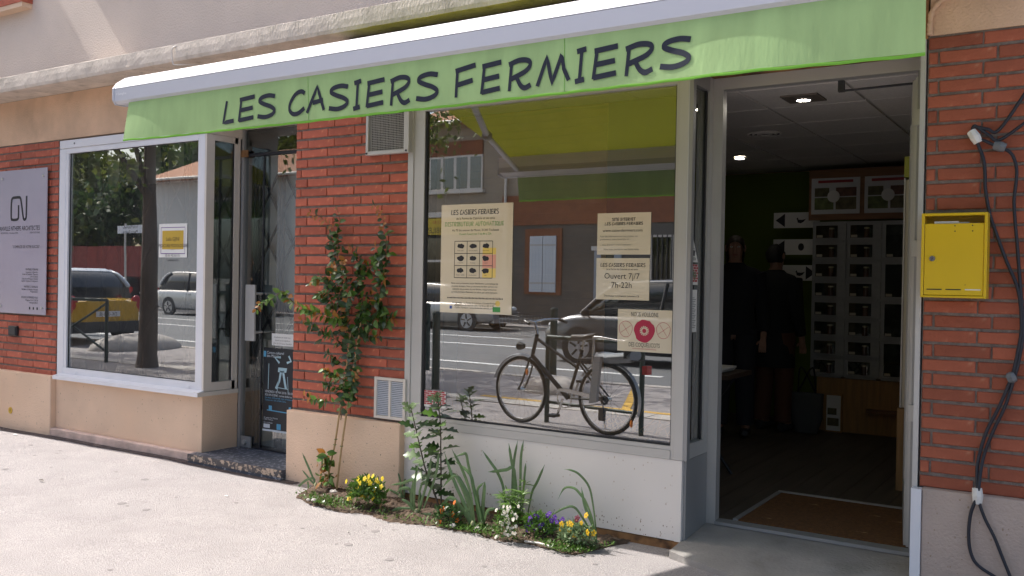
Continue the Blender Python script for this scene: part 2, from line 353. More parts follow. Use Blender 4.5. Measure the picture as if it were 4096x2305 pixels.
# ------------------------------------------------------------------ the building
bld = thing('shop_building', 'beige rendered building with red brick piers and two ground floor shop fronts', 'building', (-4, 0, 0))
def bp(name, mb, m, parent=bld, **k): return obj(name, mb, m, parent, **k)
bp('upper_wall', B(-16, 7, .0, .3, 3.11, 7.6), pinkwall)
led = MB(); NL = 240                         # weathered concrete ledge, edges not quite straight
for i in range(NL):
    x0, x1 = -14+i*(20/NL), -14+(i+1)*(20/NL)
rings = []
for i in range(NL+1):
    x = -14+i*(20/NL); j = lambda a: R.uniform(-a, a)*.35
    rings.append([(x, .0, 2.99), (x, -.295+j(.004), 2.986+j(.004)), (x, -.302+j(.003), 3.01+j(.003)), (x, -.303+j(.003), 3.06+j(.003)), (x, -.30+j(.004), 3.108+j(.004)), (x, -.28, 3.118), (x, .0, 3.122)])
led.loft(rings, smooth=False)
bp('ledge', led, ledgemat)
bp('lintel_wall', B(-16, -3.77, .0, .3, 2.59, 2.988), beige_dirty)
bp('lintel_wall', B(-.69, 7, .0, .3, 2.588, 2.988), beige_dirty)
bp('shutter_box', B(-3.765, -.697, -.006, .3, 2.575, 2.988), rotwood)
bp('inner_lintel', B(-4.79, -3.77, .3, .5, 2.56, 2.988), beige)
bp('recess_soffit', B(-5.76, -4.77, .0, .36, 2.578, 2.60), creampvc)
bp('floor_slab', B(-16, 7, .3, 4.9, 2.80, 3.1), concrete)
bp('back_wall', B(-16, 7, 4.7, 4.9, 0, 7.6), beige)
bp('end_wall', B(-16, -15.7, .3, 4.7, 0, 7.6), beige)
bp('end_wall', B(6.7, 7, .3, 4.7, 0, 7.6), beige)
bp('roof', MB().prism([(-.1, 7.6), (5.2, 7.6), (5.2, 7.7), (2.5, 9.2), (-.1, 7.75)], 'x', -16, 7), mat('clay_roof_tile', (.38, .16, .09), .9, var=.2, vscale=10, stretch=(8, 1, 1)))
bp('shading_eave', B(-16, -10.9, -.50, .0, 7.50, 7.62), pinkwall)  # unseen eave, added and stopped short to shade the wall's left part
bp('balcony_slab', B(-7.88, 5, -.37, .0, 4.56, 4.70), ledgemat)  # out of view; placed and sized by the diagonal shadow on the wall
bp('inner_wall', B(-4.77, -3.78, .3, 4.7, -.2, 2.80), beige)
bp('inner_wall', B(-.62, -.45, .36, 4.7, -.2, 2.80), beige)
bp('inner_wall', B(-8.2, -7.72, .3, 4.7, -.2, 2.80), beige)
# upper window in the corner of the picture, with its brick sill
uw = bp('upper_window', B(-10.2, -8.75, .002, .08, 3.96, 5.4), whitepvc)
bp('pane', B(-10.1, -9.5, -.004, .0015, 4.04, 5.3), dglass2, uw); bp('pane', B(-9.44, -8.85, -.004, .0015, 4.04, 5.3), dglass2, uw)
bp('sill', B(-10.35, -8.15, -.10, .0, 3.842, 3.955), brickm, uw); bp('sill_edge', B(-10.35, -8.16, -.095, .0, 3.80, 3.8415), beige, uw)

# brick piers: a mortar core with every brick on it
BH, BP = .0525, .0673
bmesh_cache = {}
def brick_mesh(L, h, m, v):
    k = (round(L, 3), round(h, 3), m.name, v)
    if k not in bmesh_cache:
        rr = random.Random(hash(k) % 9999); j = lambda a=.0016: rr.uniform(-a, a); c = .004
        x0, x1, z0, z1 = -L/2, L/2, -h/2, h/2
        vs = [(x0, .05, z0), (x1, .05, z0), (x1, .05, z1), (x0, .05, z1)]
        vs += [(x0+j(), c+j(), z0+j()), (x1+j(), c+j(), z0+j()), (x1+j(), c+j(), z1+j()), (x0+j(), c+j(), z1+j())]
        vs += [(x0+c+j(), j(), z0+c+j()), (x1-c+j(), j(), z0+c+j()), (x1-c+j(), j(), z1-c+j()), (x0+c+j(), j(), z1-c+j())]
        me = bpy.data.meshes.new('brick'); me.from_pydata(vs, [], [(0,1,5,4),(1,2,6,5),(2,3,7,6),(3,0,4,7),(4,5,9,8),(5,6,10,9),(6,7,11,10),(7,4,8,11),(8,9,10,11)]); me.materials.append(m); bmesh_cache[k] = me
    return bmesh_cache[k]
def pier(x0, x1, even, odd, m, vj, z_top=2.585, rows=31, core=None):
    c0, c1 = core or (x0, x1)
    p = bp('brick_pier', B(c0, c1, .0085, .3, .45, z_top+.004), mortar)
    for k in range(rows):
        zt = 2.585-k*BP; zc = zt-.0075-BH/2
        js = sorted(q for q in (even if k % 2 == 0 else odd) if x0+.02 < q < x1-.02)
        ed = [x0]+js+[x1]
        for a, b_ in zip(ed[:-1], ed[1:]):
            L = b_-a-vj
            o = bpy.data.objects.new('brick', brick_mesh(L, BH, m, R.randrange(3)))
            put(o, p); w = WLOC.get(p.name, (0, 0, 0))
            o.location = ((a+b_)/2+R.uniform(-.001, .001), R.uniform(-.0022, .0018), zc+R.uniform(-.0012, .0012))
    return p
def seq(a, step, n): return [a+step*i for i in range(n)]
pier(-8.76, -7.71, seq(-8.745, .2425, 5), seq(-8.56, .245, 5), brickm, .005, core=(-16, -7.71))
pier(-4.79, -3.768, seq(-4.735, .2485, 6), seq(-4.672, .2485, 6), brickm, .006)
pier(-.697, .07, [-.468, -.222, .02], [-.650, -.410, -.165], brickr, .009, core=(-.697, 7))
bp('plinth', B(-16, -7.705, -.05, .3, -.3, .52, .006), beige)
bp('plinth', B(-4.793, -3.763, -.05, .3, -.3, .49, .006), beige)
bp('plinth', B(-.676, -.155, -.05, .3, -.3, .505, .006), mat('grey_beige_render', (.48, .38, .32), .9, var=.12, vscale=3, bump=.5, bscale=90))
bp('plinth_joint', B(-.155, -.125, -.03, .3, -.3, .505), mortar)
bp('plinth', B(-.125, 7, -.05, .3, -.3, .505, .006), beige)
bp('bay_base', B(-7.704, -5.752, .0, .34, -.3, .499, .004), beige)
bp('base_step', B(-7.74, -5.80, -.045, -.001, -.3, .068, .008), mat('pink_step_render', (.62, .46, .39), .95, var=.2, vscale=9, bump=.7, bscale=50))
bp('door_step', B(-5.802, -4.794, -.085, .40, -.02, .070), terrazzo)
bp('step_riser', B(-5.80, -4.795, -.090, -.0855, .02, .0685), worn)
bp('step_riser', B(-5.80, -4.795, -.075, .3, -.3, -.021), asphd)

# office shop window (white frame) and its side pane
ow = bp('office_window', B(-7.677, -5.76, -.008, .05, 2.505, 2.573), whitepvc)           # header panel
for (a, b_, c, d) in ((-7.694, -7.60, .535, 2.503), (-5.843, -5.762, .535, 2.503)):
    bp('frame_post', B(a, b_, .0, .06, c, d, .003), whitepvc, ow)
bp('frame_post', B(-5.7615, -5.7415, .0, .075, .535, 2.503), creampvc, ow)
bp('frame_rail', B(-7.5995, -5.8435, .001, .06, 2.460, 2.503), whitepvc, ow)
bp('frame_rail', B(-7.5995, -5.8435, .001, .06, .535, .600), whitepvc, ow)
bp('frame_rail', B(-7.5995, -7.563, .004, .06, .6005, 2.4595), whitepvc, ow)
bp('glass_pane', MB().quad((-7.563, .024, .6005), (-5.8435, .024, .6005), (-5.8435, .024, 2.4595), (-7.563, .024, 2.4595)), dglass2, ow)
bp('gasket', B(-7.563, -5.8435, .0195, .0215, .6005, .606), gasket, ow); bp('gasket', B(-7.563, -5.8435, .0195, .0215, 2.454, 2.4595), gasket, ow)
bp('gasket', B(-7.563, -7.557, .0192, .0213, .606, 2.454), gasket, ow); bp('gasket', B(-5.850, -5.8437, .0192, .0213, .606, 2.454), gasket, ow)
bp('sill', MB().prism([(-.062, .500), (-.062, .531), (.001, .545), (.001, .500)], 'x', -7.655, -5.735), whitepvc, ow)
for x in (-7.42, -5.93): bp('drain_cap', B(x, x+.035, -.008, .002, .553, .568), whitepvc, ow)
for x in (-7.46, -6.5): bp('screw', MB().disc((x, -.0075, 2.54), .008, (0, -1, 0), .004, 8), darkmetal, ow)
sp = bp('side_window', B(-5.77, -5.742, .0755, .30, 2.4615, 2.505), creampvc)
bp('frame_rail', B(-5.77, -5.742, .0755, .30, .535, .601), creampvc, sp)
bp('frame_post', B(-5.77, -5.742, .2705, .325, .535, 2.505), creampvc, sp)
bp('sill', B(-5.78, -5.730, -.06, .33, .501, .533), creampvc, sp)
bp('glass_pane', B(-5.762, -5.756, .0755, .2705, .6015, 2.461), dglass3, sp)
bp('gasket', B(-5.756, -5.7505, .262, .2704, .602, 2.4605), gasket, sp)
bp('head_beam', B(-5.77, -5.735, .0, .36, 2.507, 2.577), creampvc, sp)
# office door (glass, recessed)
od = bp('office_door', B(-5.742, -5.712, .335, .385, .07, 2.575), aludk)
bp('transom', B(-5.7115, -4.80, .34, .38, 2.364, 2.384), darkmetal, od)
bp('glass_leaf', MB().quad((-5.7115, .358, .085), (-4.80, .358, .085), (-4.80, .358, 2.36), (-5.7115, .358, 2.36)), dglass3, od)
bp('fanlight', B(-5.7115, -4.80, .355, .363, 2.39, 2.57), dglass4, od)
bp('leaf_edge', B(-5.508, -5.494, .35, .354, .085, 2.36), darkmetal, od)
bp('hinge_plate', B(-5.735, -5.66, .325, .3345, 2.36, 2.415), rotwood, od)
bp('kick_rail', B(-5.7115, -4.80, .348, .354, .071, .084), darkmetal, od)
lk = bp('lock_plate', B(-5.708, -5.592, .338, .349, .074, .162), aludk, od); bp('lock_cylinder', MB().disc((-5.655, .339, .118), .018, (0, -1, 0), .02, 14), alu, lk)
bp('pull_handle', B(-5.588, -5.484, .262, .277, .923, 1.357), alu, od)
for z in (.99, 1.29): bp('handle_stud', MB().tube([(-5.50, .277, z), (-5.50, .354, z)], .010), alu, od)

# farm shop front (aluminium)
sw = bp('shop_window', B(-3.766, -3.722, -.010, .06, .50, 2.574), alu)
bp('frame_post', B(-3.7215, -3.636, -.004, .06, .481, 2.574), alu, sw); bp('gasket', B(-3.6355, -3.623, .004, .05, .552, 2.49), gasket, sw)
bp('frame_post', B(-1.930, -1.9125, -.004, .06, .481, 2.574), alu, sw)
bp('frame_post', B(-1.912, -1.857, -.010, .06, .481, 2.574, .002), alu, sw)
bp('frame_rail', B(-3.636, -1.9305, -.004, .06, .5295, .5515), alu, sw); bp('frame_rail', B(-3.636, -1.9305, -.009, .06, .481, .5285), alu, sw)
bp('frame_rail', B(-3.636, -1.9305, -.006, .06, 2.492, 2.574), alu, sw)
bp('gasket', B(-3.622, -1.931, .006, .012, .552, .561), gasket, sw); bp('gasket', B(-1.938, -1.9305, .0065, .012, .561, 2.49), gasket, sw)
bp('glass_pane', MB().quad((-3.6225, .016, .552), (-1.9308, .016, .552), (-1.9308, .016, 2.4915), (-3.6225, .016, 2.4915)), dglass, sw)
bp('base_panel', B(-3.7625, -1.900, -.003, .02, .047, .479), panelw, sw); bp('panel_edge', B(-1.8995, -1.862, -.0055, .02, .045, .4795), panelw, sw)
sd = bp('side_window', B(-1.8565, -1.835, -.008, .032, .481, 2.574), aludk)
bp('frame_post', B(-1.8985, -1.8495, .272, .325, .481, 2.574), alu, sd)
bp('frame_rail', B(-1.8985, -1.8495, .0605, .272, .481, .561), alu, sd); bp('frame_rail', B(-1.8985, -1.8495, .0605, .272, 2.495, 2.574), aludk, sd)
bp('glass_pane', B(-1.876, -1.870, .04, .272, .561, 2.495), dglass4, sd)
bp('gasket', B(-1.869, -1.862, .252, .2715, .561, 2.495), gasket, sd)
bp('base_panel', B(-1.8615, -1.8475, .021, .325, .045, .480), aludk, sd)
bp('base_concrete', B(-3.76, -1.87, .021, .33, -.3, .044), concrete)
bp('base_concrete', B(-3.76, -1.868, .004, .02, -.3, .040), rotwood)
dr = bp('shop_door_frame', B(-1.8545, -1.7945, .33, .39, .082, 2.5085), alu)
bp('door_head', B(-1.8545, -.7265, .33, .39, 2.509, 2.5735), alu, dr)
bp('door_jamb', B(-.726, -.703, -.005, .33, .1, 2.574), alu, dr)
bp('door_jamb', B(-.79, -.7265, .33, .39, .1, 2.5085), aludk, dr)
bp('jamb_cover', B(-.7215, -.6775, -.056, -.0055, -.1, .502), whitepvc, dr)
bp('recess_soffit', B(-1.8465, -.7265, -.004, .3295, 2.5745, 2.60), rotwood, dr)
bp('threshold', B(-1.794, -.7265, .315, .40, .085, .103), aludk, dr)
lf = bp('door_leaf', B(-.812, -.796, .395, .44, .11, 2.49), alu, dr)
q0, q1 = np.array([-.80, .40]), np.array([-.955, 1.28])
def leafbar(s0, s1, z0, z1, th=.05):
    d = (q1-q0)/np.linalg.norm(q1-q0); nn = np.array([-d[1], d[0]])*th/2; L = np.linalg.norm(q1-q0); a, b_ = q0+d*s0*L, q0+d*s1*L
    return MB().prism([tuple(a+nn), tuple(b_+nn), tuple(b_-nn), tuple(a-nn)], 'z', z0, z1)
bp('stile', leafbar(.03, .12, .11, 2.48), alu, dr); bp('stile', leafbar(.90, 1.0, .11, 2.48), alu, dr); bp('rail', leafbar(.1202, .8998, .11, .3), alu, dr); bp('rail', leafbar(.1202, .8998, 2.38, 2.48), alu, dr); bp('leaf_glass', leafbar(.1202, .8998, .3002, 2.3798, .01), dglass4, dr)
for z in (2.27, 1.62, .8): bp('hinge', B(-.80, -.765, .305, .329, z-.04, z+.04), alu, dr)
bp('door_closer', T([(-.80, .45, 2.47), (-1.16, .40, 2.455)], .006), darkmetal, dr); bp('closer_bracket', B(-1.19, -1.16, .385, .415, 2.45, 2.508), darkmetal, dr)
sl_ = [(-1.86, .33), (-.69, .33), (-.69, -.62), (-1.1, -.52), (-1.5, -.30), (-1.75, -.21), (-1.86, -.16)]
zt_ = lambda y: .022+.06*max(0, min(1, (y+.35)/.68))
es = MB(); n_ = len(sl_); es.add([(x, y, -.1) for x, y in sl_]+[(x, y, zt_(y)) for x, y in sl_], [tuple(range(n_))]+[(i, (i+1) % n_, (i+1) % n_+n_, i+n_) for i in range(n_)])
es.add([(x, y, zt_(y)) for x, y in sl_]+[(-1.2, .0, zt_(0))], [(i, (i+1) % n_, n_) for i in range(n_)])
bp('entrance_slab', es, concrete)

def drips(par, x0, x1, z0, z1, y, n, m, seed):
    rq = random.Random(seed); mb = MB()
    for k in range(n):
        x = rq.uniform(x0, x1); z = rq.uniform(z0, z1); w = rq.uniform(.0012, .004); h = w*rq.uniform(.8, 2.2); m_ = 7
        mb.add([(x+w*math.cos(2*math.pi*j/m_)*rq.uniform(.7, 1.2), y, z+h*math.sin(2*math.pi*j/m_)*rq.uniform(.7, 1.2)) for j in range(m_)], [tuple(range(m_))])
    return obj('splash_marks', mb, m, par, kind='stuff')
stain = mat('splash_brown', (.34, .25, .18), .95); stainl = mat('splash_pale', (.60, .50, .41), .95)
drips(bld, -3.74, -1.9, .06, .46, -.0036, 110, stainl, 1); drips(bld, -3.74, -1.9, .05, .14, -.0038, 130, stain, 2); drips(bld, -4.78, -3.78, .0, .46, -.0507, 70, stain, 3); drips(bld, -8.7, -7.72, .0, .5, -.0507, 60, stain, 4); drips(bld, -7.68, -5.76, .08, .48, -.0007, 90, stain, 5); drips(bld, -.66, -.17, .0, .48, -.0507, 60, stain, 6)

rq = random.Random(12); gm_ = MB()           # old gum spots and grit trodden into the pavement
for k in range(110):
    x, y = rq.uniform(-9.5, -1.6), rq.uniform(-2.6, -.25); r_ = rq.uniform(.003, .016) if rq.random() < .8 else rq.uniform(.016, .028); m_ = 9
    gm_.add([(x+r_*rq.uniform(.75, 1.2)*math.cos(2*math.pi*j/m_), y+r_*rq.uniform(.75, 1.2)*math.sin(2*math.pi*j/m_), und(x, y)+.0022) for j in range(m_)], [tuple(range(m_))])
obj('gum_spots', gm_, mat('gum_grey', (.27, .245, .24), .9), pave, kind='stuff')
# ------------------------------------------------------------------ awning
def cloth(name, top, under, tr):             # woven awning canvas with faint weave and stains
    m = mat(name, top, .85, var=.06, vscale=3, bump=.25, bscale=400, trans=tr); return m
canvas = cloth('lime_canvas', (.235, .245, .016), None, .26)
canvasv = mat('green_valance_canvas', (.34, .50, .21), .85, var=.10, vscale=2.5, bump=.15, bscale=12, trans=.08, stretch=(5, 1, 1.2))
hemm = mat('bright_green_hem', (.22, .55, .06), .8, trans=.35)
navy = mat('navy_print', (.008, .013, .028), .8)
lacq = mat('white_lacquer', (.80, .80, .82), .3)
lacqg = mat('pale_grey_lacquer', (.52, .53, .58), .35)
aw = thing('awning', 'lime green folding-arm awning with white front bar reading LES CASIERS FERMIERS', 'awning', (-2.3, 0, 2.4))
XL, XR = -4.20, -.40
prof = [(-1.735, 2.284), (-1.742, 2.278), (-1.79, 2.278), (-1.806, 2.290), (-1.808, 2.351)]
obj('front_bar', MB().prism(prof+[(-1.79, 2.3535), (-1.66, 2.3535), (-1.66, 2.31)], 'x', XL, XR), lacqg, aw)
obj('front_bar_cap', MB().prism([(-1.808, 2.354), (-1.803, 2.366), (-1.785, 2.384), (-1.74, 2.420), (-1.70, 2.436), (-1.66, 2.436), (-1.66, 2.354)], 'x', XL, XR), lacq, aw)
for a, b_ in ((XL-.012, XL-.0005), (XR+.0005, XR+.012)):
    obj('end_cap', MB().prism([(-1.66, 2.290), (-1.745, 2.275), (-1.795, 2.275), (-1.81, 2.297), (-1.811, 2.355), (-1.79, 2.385), (-1.74, 2.422), (-1.70, 2.439), (-1.66, 2.439)], 'x', a, b_), lacqg, aw)
def vy(x, z):                                # the valance hangs with slight waves; its left corner and right part swing out a little
    t = max(0, min(1, (2.2835-z)/.2)); w = .003*math.sin(x*3.1)+.002*math.sin(x*7.3+1)
    w += .030*math.exp(-((x+4.12)/.24)**2)+.024*math.exp(-((x+1.0)/.25)**2)-.006*math.exp(-((x+.45)/.12)**2)
    return -1.7915-t*w
vx = np.linspace(-4.10, -.434, 160); vz = [2.2835, 2.26, 2.23, 2.20, 2.17, 2.14, 2.112, 2.092]
mb = MB(); mb.add([(x, vy(x, z), z) for z in vz for x in vx], [(j*160+i, j*160+i+1, (j+1)*160+i+1, (j+1)*160+i) for j in range(len(vz)-1) for i in range(159)], True)
val = obj('valance', mb, canvasv, aw)
hz = [2.0918, 2.087, 2.0815]
mb = MB(); mb.add([(x, vy(x, z)-(.0015 if k == 1 else 0), z+.001*math.sin(x*40)) for k, z in enumerate(hz) for x in vx], [(j*160+i, j*160+i+1, (j+1)*160+i+1, (j+1)*160+i) for j in range(2) for i in range(159)], True)
obj('hem', mb, hemm, val)
C3 = zoom(850, 200, .42702); C1 = zoom(1800, 0, .42702)
letters = [('L', C3(90, 700), C3(215, 462)), ('E', C3(234, 682), C3(402, 420)), ('S', C3(408, 652), C3(597, 402)), ('C', C3(694, 622), C3(875, 365)), ('A', C3(865, 600), C3(1055, 318)),
 ('S', C3(1070, 578), C3(1282, 310)), ('I', C3(1302, 570), C3(1400, 272)), ('E', C3(1423, 548), C3(1618, 258)), ('R', C3(1650, 532), C3(1862, 224)), ('S', C3(1886, 488), C3(2125, 196)),
 ('F', C1(28, 925), C1(250, 592)), ('E', C1(272, 892), C1(493, 562)), ('R', C1(533, 868), C1(782, 527)), ('M', C1(800, 828), C1(1140, 482)), ('I', C1(1158, 790), C1(1292, 437)),
 ('E', C1(1320, 758), C1(1588, 410)), ('R', C1(1627, 730), C1(1930, 373)), ('S', C1(1950, 668), C1(2285, 330))]
for ch, a, b_ in letters:
    A_, B_ = PY(*a, -1.795), PY(*b_, -1.795)
    x0, x1 = A_[0], B_[0]; z0, z1 = A_[2], B_[2]; hw = .006; hv = .0035
    fr = lambda u, v: (u, vy(u, v)-.0022, v)
    mb = MB(); L = [[(x0+hw+p[0]*(x1-x0-2*hw), z0+hv+p[1]*(z1-z0-2*hv)) for p in q] for q in glyph(ch)]
    dense = []
    for q in L:
        d_ = [];
        for i in range(len(q)-1):
            for t in (0, .25, .5, .75): d_.append(tuple(np.array(q[i])*(1-t)+np.array(q[i+1])*t))
        d_.append(q[-1]); dense.append(d_)
    mb.strokes(dense, .0125, fr, .007)
    obj('letter', mb, navy, val)
for px in (C3(888, 260), C1(1068, 380)):
    x = PY(*px, -1.795)[0]; obj('seam', MB().tube([(x+.006*(k/8), vy(x, 2.282-.19*k/8)-.0006, 2.282-.19*k/8) for k in range(9)], .0009, seg=4), hemm, val)
def fz(y): return 2.435+(2.93-2.435)*(y+1.69)/(1.69-.16)-.035*math.sin(math.pi*(y+1.69)/1.53)
fx = np.linspace(-4.11, -.45, 60); fy = np.linspace(-1.69, -.16, 22)
mb = MB(); mb.add([(x, y, fz(y)) for y in fy for x in fx], [(j*60+i, j*60+i+1, (j+1)*60+i+1, (j+1)*60+i) for j in range(21) for i in range(59)], True)
obj('fabric', mb, canvas, aw)
obj('cassette', MB().prism([(-.02, 2.80), (-.14, 2.80), (-.20, 2.85), (-.20, 2.95), (-.15, 2.975), (-.02, 2.975)], 'x', XL+.02, XR-.02), lacqg, aw)
for sx, x_e, x_el, x_s in ((1, -3.78, -2.9, -3.95), (-1, -.75, -1.55, -.6)):
    e_ = np.array([x_e, -1.655, 2.37]); m_ = np.array([x_el-0.0, -.88, fz(-.88)-.06]); s_ = np.array([x_s, -.12, 2.80])
    if sx == 1: m_ = RY(*zoom(1600, 300, .6897)(490, 350), -.92); e_ = RY(*zoom(1600, 300, .6897)(665, 545), -1.655); m_[2] = min(m_[2], fz(-.92)-.05); s_ = np.array([m_[0]+.25, -.2, 2.80])
    arm = obj('arm', MB().tube([e_, m_], .022, seg=6), lacqg, aw); obj('arm', MB().tube([m_, s_], .027, seg=6), lacqg, aw); obj('elbow', MB().ball(m_, .04), aludk, arm)
mb = MB(); text(mb, 'V Swingline', .018, lambda u, v: (-4.18+u, -1.8095, 2.318+v), 'LEFT'); obj('maker_mark', mb, lacq, aw)

# ------------------------------------------------------------------ wall sign of the architects
R1 = zoom(0, 400, .6208)
acry = mat('frosted_lilac_acrylic', (.42, .39, .46), .18, var=.04, vscale=2, spec=.6)
ws = thing('wall_sign', 'frosted lilac acrylic nameplate of an architects office on the leftmost brick pier', 'sign', (-8.2, -.03, 1.7))
obj('panel', B(-8.62, -7.824, -.034, -.028, 1.048, 2.350), acry, ws)
for x in (-8.55, -7.88):
    for z in (1.11, 2.28): obj('standoff_bolt', MB().disc((x, .0, z), .012, (0, -1, 0), .042, 12), alu, ws)
F_ = lambda u, v: (u, -.0355, v)
em = MB(); rr_ = smoothline([(-8.20, 1.905), (-8.20, 2.0), (-8.205, 2.02)], 2)
em.strokes([smoothline([(-8.275, 2.03), (-8.275, 1.93), (-8.285, 1.905), (-8.32, 1.898), (-8.375, 1.90), (-8.395, 1.92), (-8.395, 2.06), (-8.375, 2.095), (-8.33, 2.10), (-8.27, 2.10), (-8.245, 2.09), (-8.225, 2.03), (-8.20, 1.93), (-8.185, 1.90), (-8.165, 1.90), (-8.148, 1.93), (-8.145, 2.11)], 4)], .024, F_)
obj('emblem', em, ink, ws)
mb = MB()
def tl(mb, s, size, x, z, align='RIGHT', width=.86): text(mb, s, size, lambda u, v: (x+u, -.0355, z+v), align, width=width)
tl(mb, 'GRANVILLE NTHEPE ARCHITECTES', .058, -7.925, 1.80, width=.80); tl(mb, 'ARCHITECTURE - 11 Rue Bayard, PARIS', .02, -8.28, 1.772); tl(mb, 'AGENCE OCCITANIE', .02, -7.925, 1.772)
tl(mb, '"COMPLICE DE VOTRE SUCCES"', .036, -7.925, 1.64)
for z, s, w_ in ((1.44, "MAITRISE D'OEUVRE", .026), (1.418, 'Conception et Realisation', .022), (1.398, 'Etudes de Faisabilite - Diagnostic', .022), (1.378, 'Suivi de chantier', .022), (1.358, 'Economie et Pilotage de Chantier', .022), (1.338, 'Gestion complete de la Realisation', .022),
    (1.285, "MAITRISE D'OUVRAGE", .026), (1.263, 'Assistance a la Maitrise d Ouvrage', .022), (1.243, 'Programmation', .022), (1.19, 'ACCUEIL SUR RENDEZ-VOUS', .024), (1.166, 'Telephone 05 61 52 00 18', .022), (1.144, 'www.granville.fr', .024)): tl(mb, s, w_, -7.945, z)
for x in (-8.07, -8.01, -7.95): mb.add([F_(x-.012, 1.09), F_(x+.008, 1.09), F_(x+.008, 1.112), F_(x-.012, 1.112)], [(0, 1, 2, 3)])
obj('lettering', mb, ink, ws)
bx_ = thing('bell_box', 'small black plastic box fixed to the bricks under the lilac nameplate', 'box', (-8.37, 0, .88))
obj('body', B(-8.440, -8.305, -.028, -.003, .842, .930, .006), black, bx_); obj('cover_plate', B(-8.425, -8.32, -.031, -.0285, .852, .920), darkmetal, bx_)
tg = thing('survey_tag', 'round yellow tag on the beige plinth at the far left', 'tag', (-8.33, -.05, .163))
obj('disc', MB().disc((-8.335, -.0505, .163), .030, (0, -1, 0), .004, 20), mat('tag_yellow', (.62, .38, .02), .5), tg); obj('stamped_mark', MB().strokes([[(-8.345, .175), (-8.325, .175)], [(-8.345, .160), (-8.325, .160)], [(-8.335, .175), (-8.335, .146)]], .004, lambda u, v: (u, -.0552, v)), ink, tg)

# ------------------------------------------------------------------ yellow letter box
R4 = zoom(3500, 700, .55185)
yel = mat('yellow_enamel', (.74, .50, .010), .35, var=.03, vscale=4, coat=.2, col2=(.50, .30, .02), c2scale=60, c2lo=.70, c2hi=.76)
mbx = thing('letter_box', 'yellow metal letter box with open top slot on the right brick pier', 'letter box', (-.556, 0, 1.57))
x0, x1, z0, z1 = -.690, -.424, 1.382, 1.760
obj('back_plate', B(x0+.004, x1-.004, -.014, -.003, z0+.004, z1-.004), yel, mbx)
for (a, b_, c, d) in ((x0, x0+.012, z0, z1), (x1-.012, x1, z0, z1), (x0+.012, x1-.012, z0, z0+.010), (x0+.012, x1-.012, z1-.012, z1)): obj('side_wall', B(a, b_, -.122, -.0145, c, d, .002), yel, mbx)
dd = obj('door', B(x0+.0135, x1-.0135, -.117, -.110, z0+.012, z1-.047, .0015), yel, mbx)
L_ = PY(*R4(415, 607), -.118); obj('lock', MB().disc((L_[0], -.1172, L_[2]), .012, (0, -1, 0), .006, 18), mat('chrome', (.6, .6, .6), .2, metal=1.), dd); obj('keyhole', B(L_[0]-.0015, L_[0]+.0015, -.1245, -.1233, L_[2]-.005, L_[2]+.005), black, dd)
for a, b_ in ((R4(373, 828), R4(483, 831)), (R4(510, 830), R4(622, 834)), (R4(650, 832), R4(765, 836))):
    A_, B_ = PY(*a, -.118), PY(*b_, -.118); obj('view_slot', B(A_[0], B_[0], -.1178, -.1172, A_[2]-.0025, A_[2]+.0025), R.choice([black, whitep]), dd)
for q in ((580, 369), (707, 366), (580, 408), (707, 406)):
    A_ = PY(*R4(*q), -.118); obj('rivet_hole', MB().disc((A_[0], -.1171, A_[2]), .003, (0, -1, 0), .0008, 8), black, dd)
for k in range(3): obj('letter', B(x0+.05+.05*k, x0+.15+.04*k, -.10+.02*k, -.098+.02*k, z1-.09, z1-.036-.003*k), whitep, mbx)

# ------------------------------------------------------------------ cables on the right pier
A7 = zoom(3400, 100, .41379); R5 = zoom(3500, 1500, .5549)
rub = mat('black_cable', (.018, .02, .03), .55)
def cable(pts, lab, r=.0075, ys=None):
    P = [PY(*p, -.03 if PY(*p, -.03)[2] > .62 else (-.075 if PY(*p, -.03)[2] < .56 else -.06)) for p in pts]
    t = thing('cable', lab, 'cable', P[0].tolist(), group='black cables hanging on the right pier'); obj('sheath', MB().tube(smoothline(P, 7), r, seg=8), rub, t); return t
c1_ = cable([(4130, 330), A7(1450, 1005), A7(1330, 1008), A7(1240, 990), A7(1195, 985), A7(1188, 1040), A7(1235, 1150), A7(1290, 1300), A7(1305, 1450), R4(800, 100), R4(830, 280), R4(880, 430), R4(950, 620), R4(1020, 780), R4(1050, 900), R4(1062, 1050), R4(1055, 1180), R4(1010, 1400), R5(980, 30), R5(900, 220), R5(800, 420), R5(740, 640), R5(735, 860), R5(690, 1000), R5(675, 1150), R5(690, 1280), R5(740, 1370), R5(870, 1460), R5(1000, 1540)], 'black cable with white tape looping left at the foot of the right pier')
c2_ = cable([(4130, 470), A7(1450, 1110), A7(1350, 1070), A7(1260, 1010), A7(1205, 975), A7(1190, 1010), A7(1215, 1090), A7(1300, 1120), A7(1400, 1165), (4030, 603), (4055, 632), (4067, 690), (4058, 780), R4(1008, 220), R4(1017, 360), R4(1030, 500), R4(1045, 700), R4(1057, 850), R4(1070, 1000), R4(1075, 1150), R4(1052, 1300), R4(1022, 1430), R5(940, 220), R5(845, 420), R5(780, 600), R5(752, 780), R5(748, 900), R5(790, 1030), R5(860, 1170), R5(920, 1320), R5(980, 1470), R5(1010, 1560)], 'black cable through a grey clip hanging on the right at the edge', .007)
tape = mat('white_tape', (.75, .73, .68), .6)
def wrap(par, a, b_, r, y=-.03, m=tape):
    A_, B_ = PY(*a, y), PY(*b_, y); mb = MB().tube([A_, A_*.5+B_*.5+np.array([.002, -.003, 0]), B_], [r, r*1.15, r*.95], seg=8, smooth=False); return obj('tape_wrap', mb, m, par)
wrap(c1_, A7(1170, 1030), A7(1240, 1140), .020); wrap(c1_, R5(735, 815), R5(738, 925), .020, y=-.066)
clipm = mat('grey_clip', (.16, .17, .18), .6)
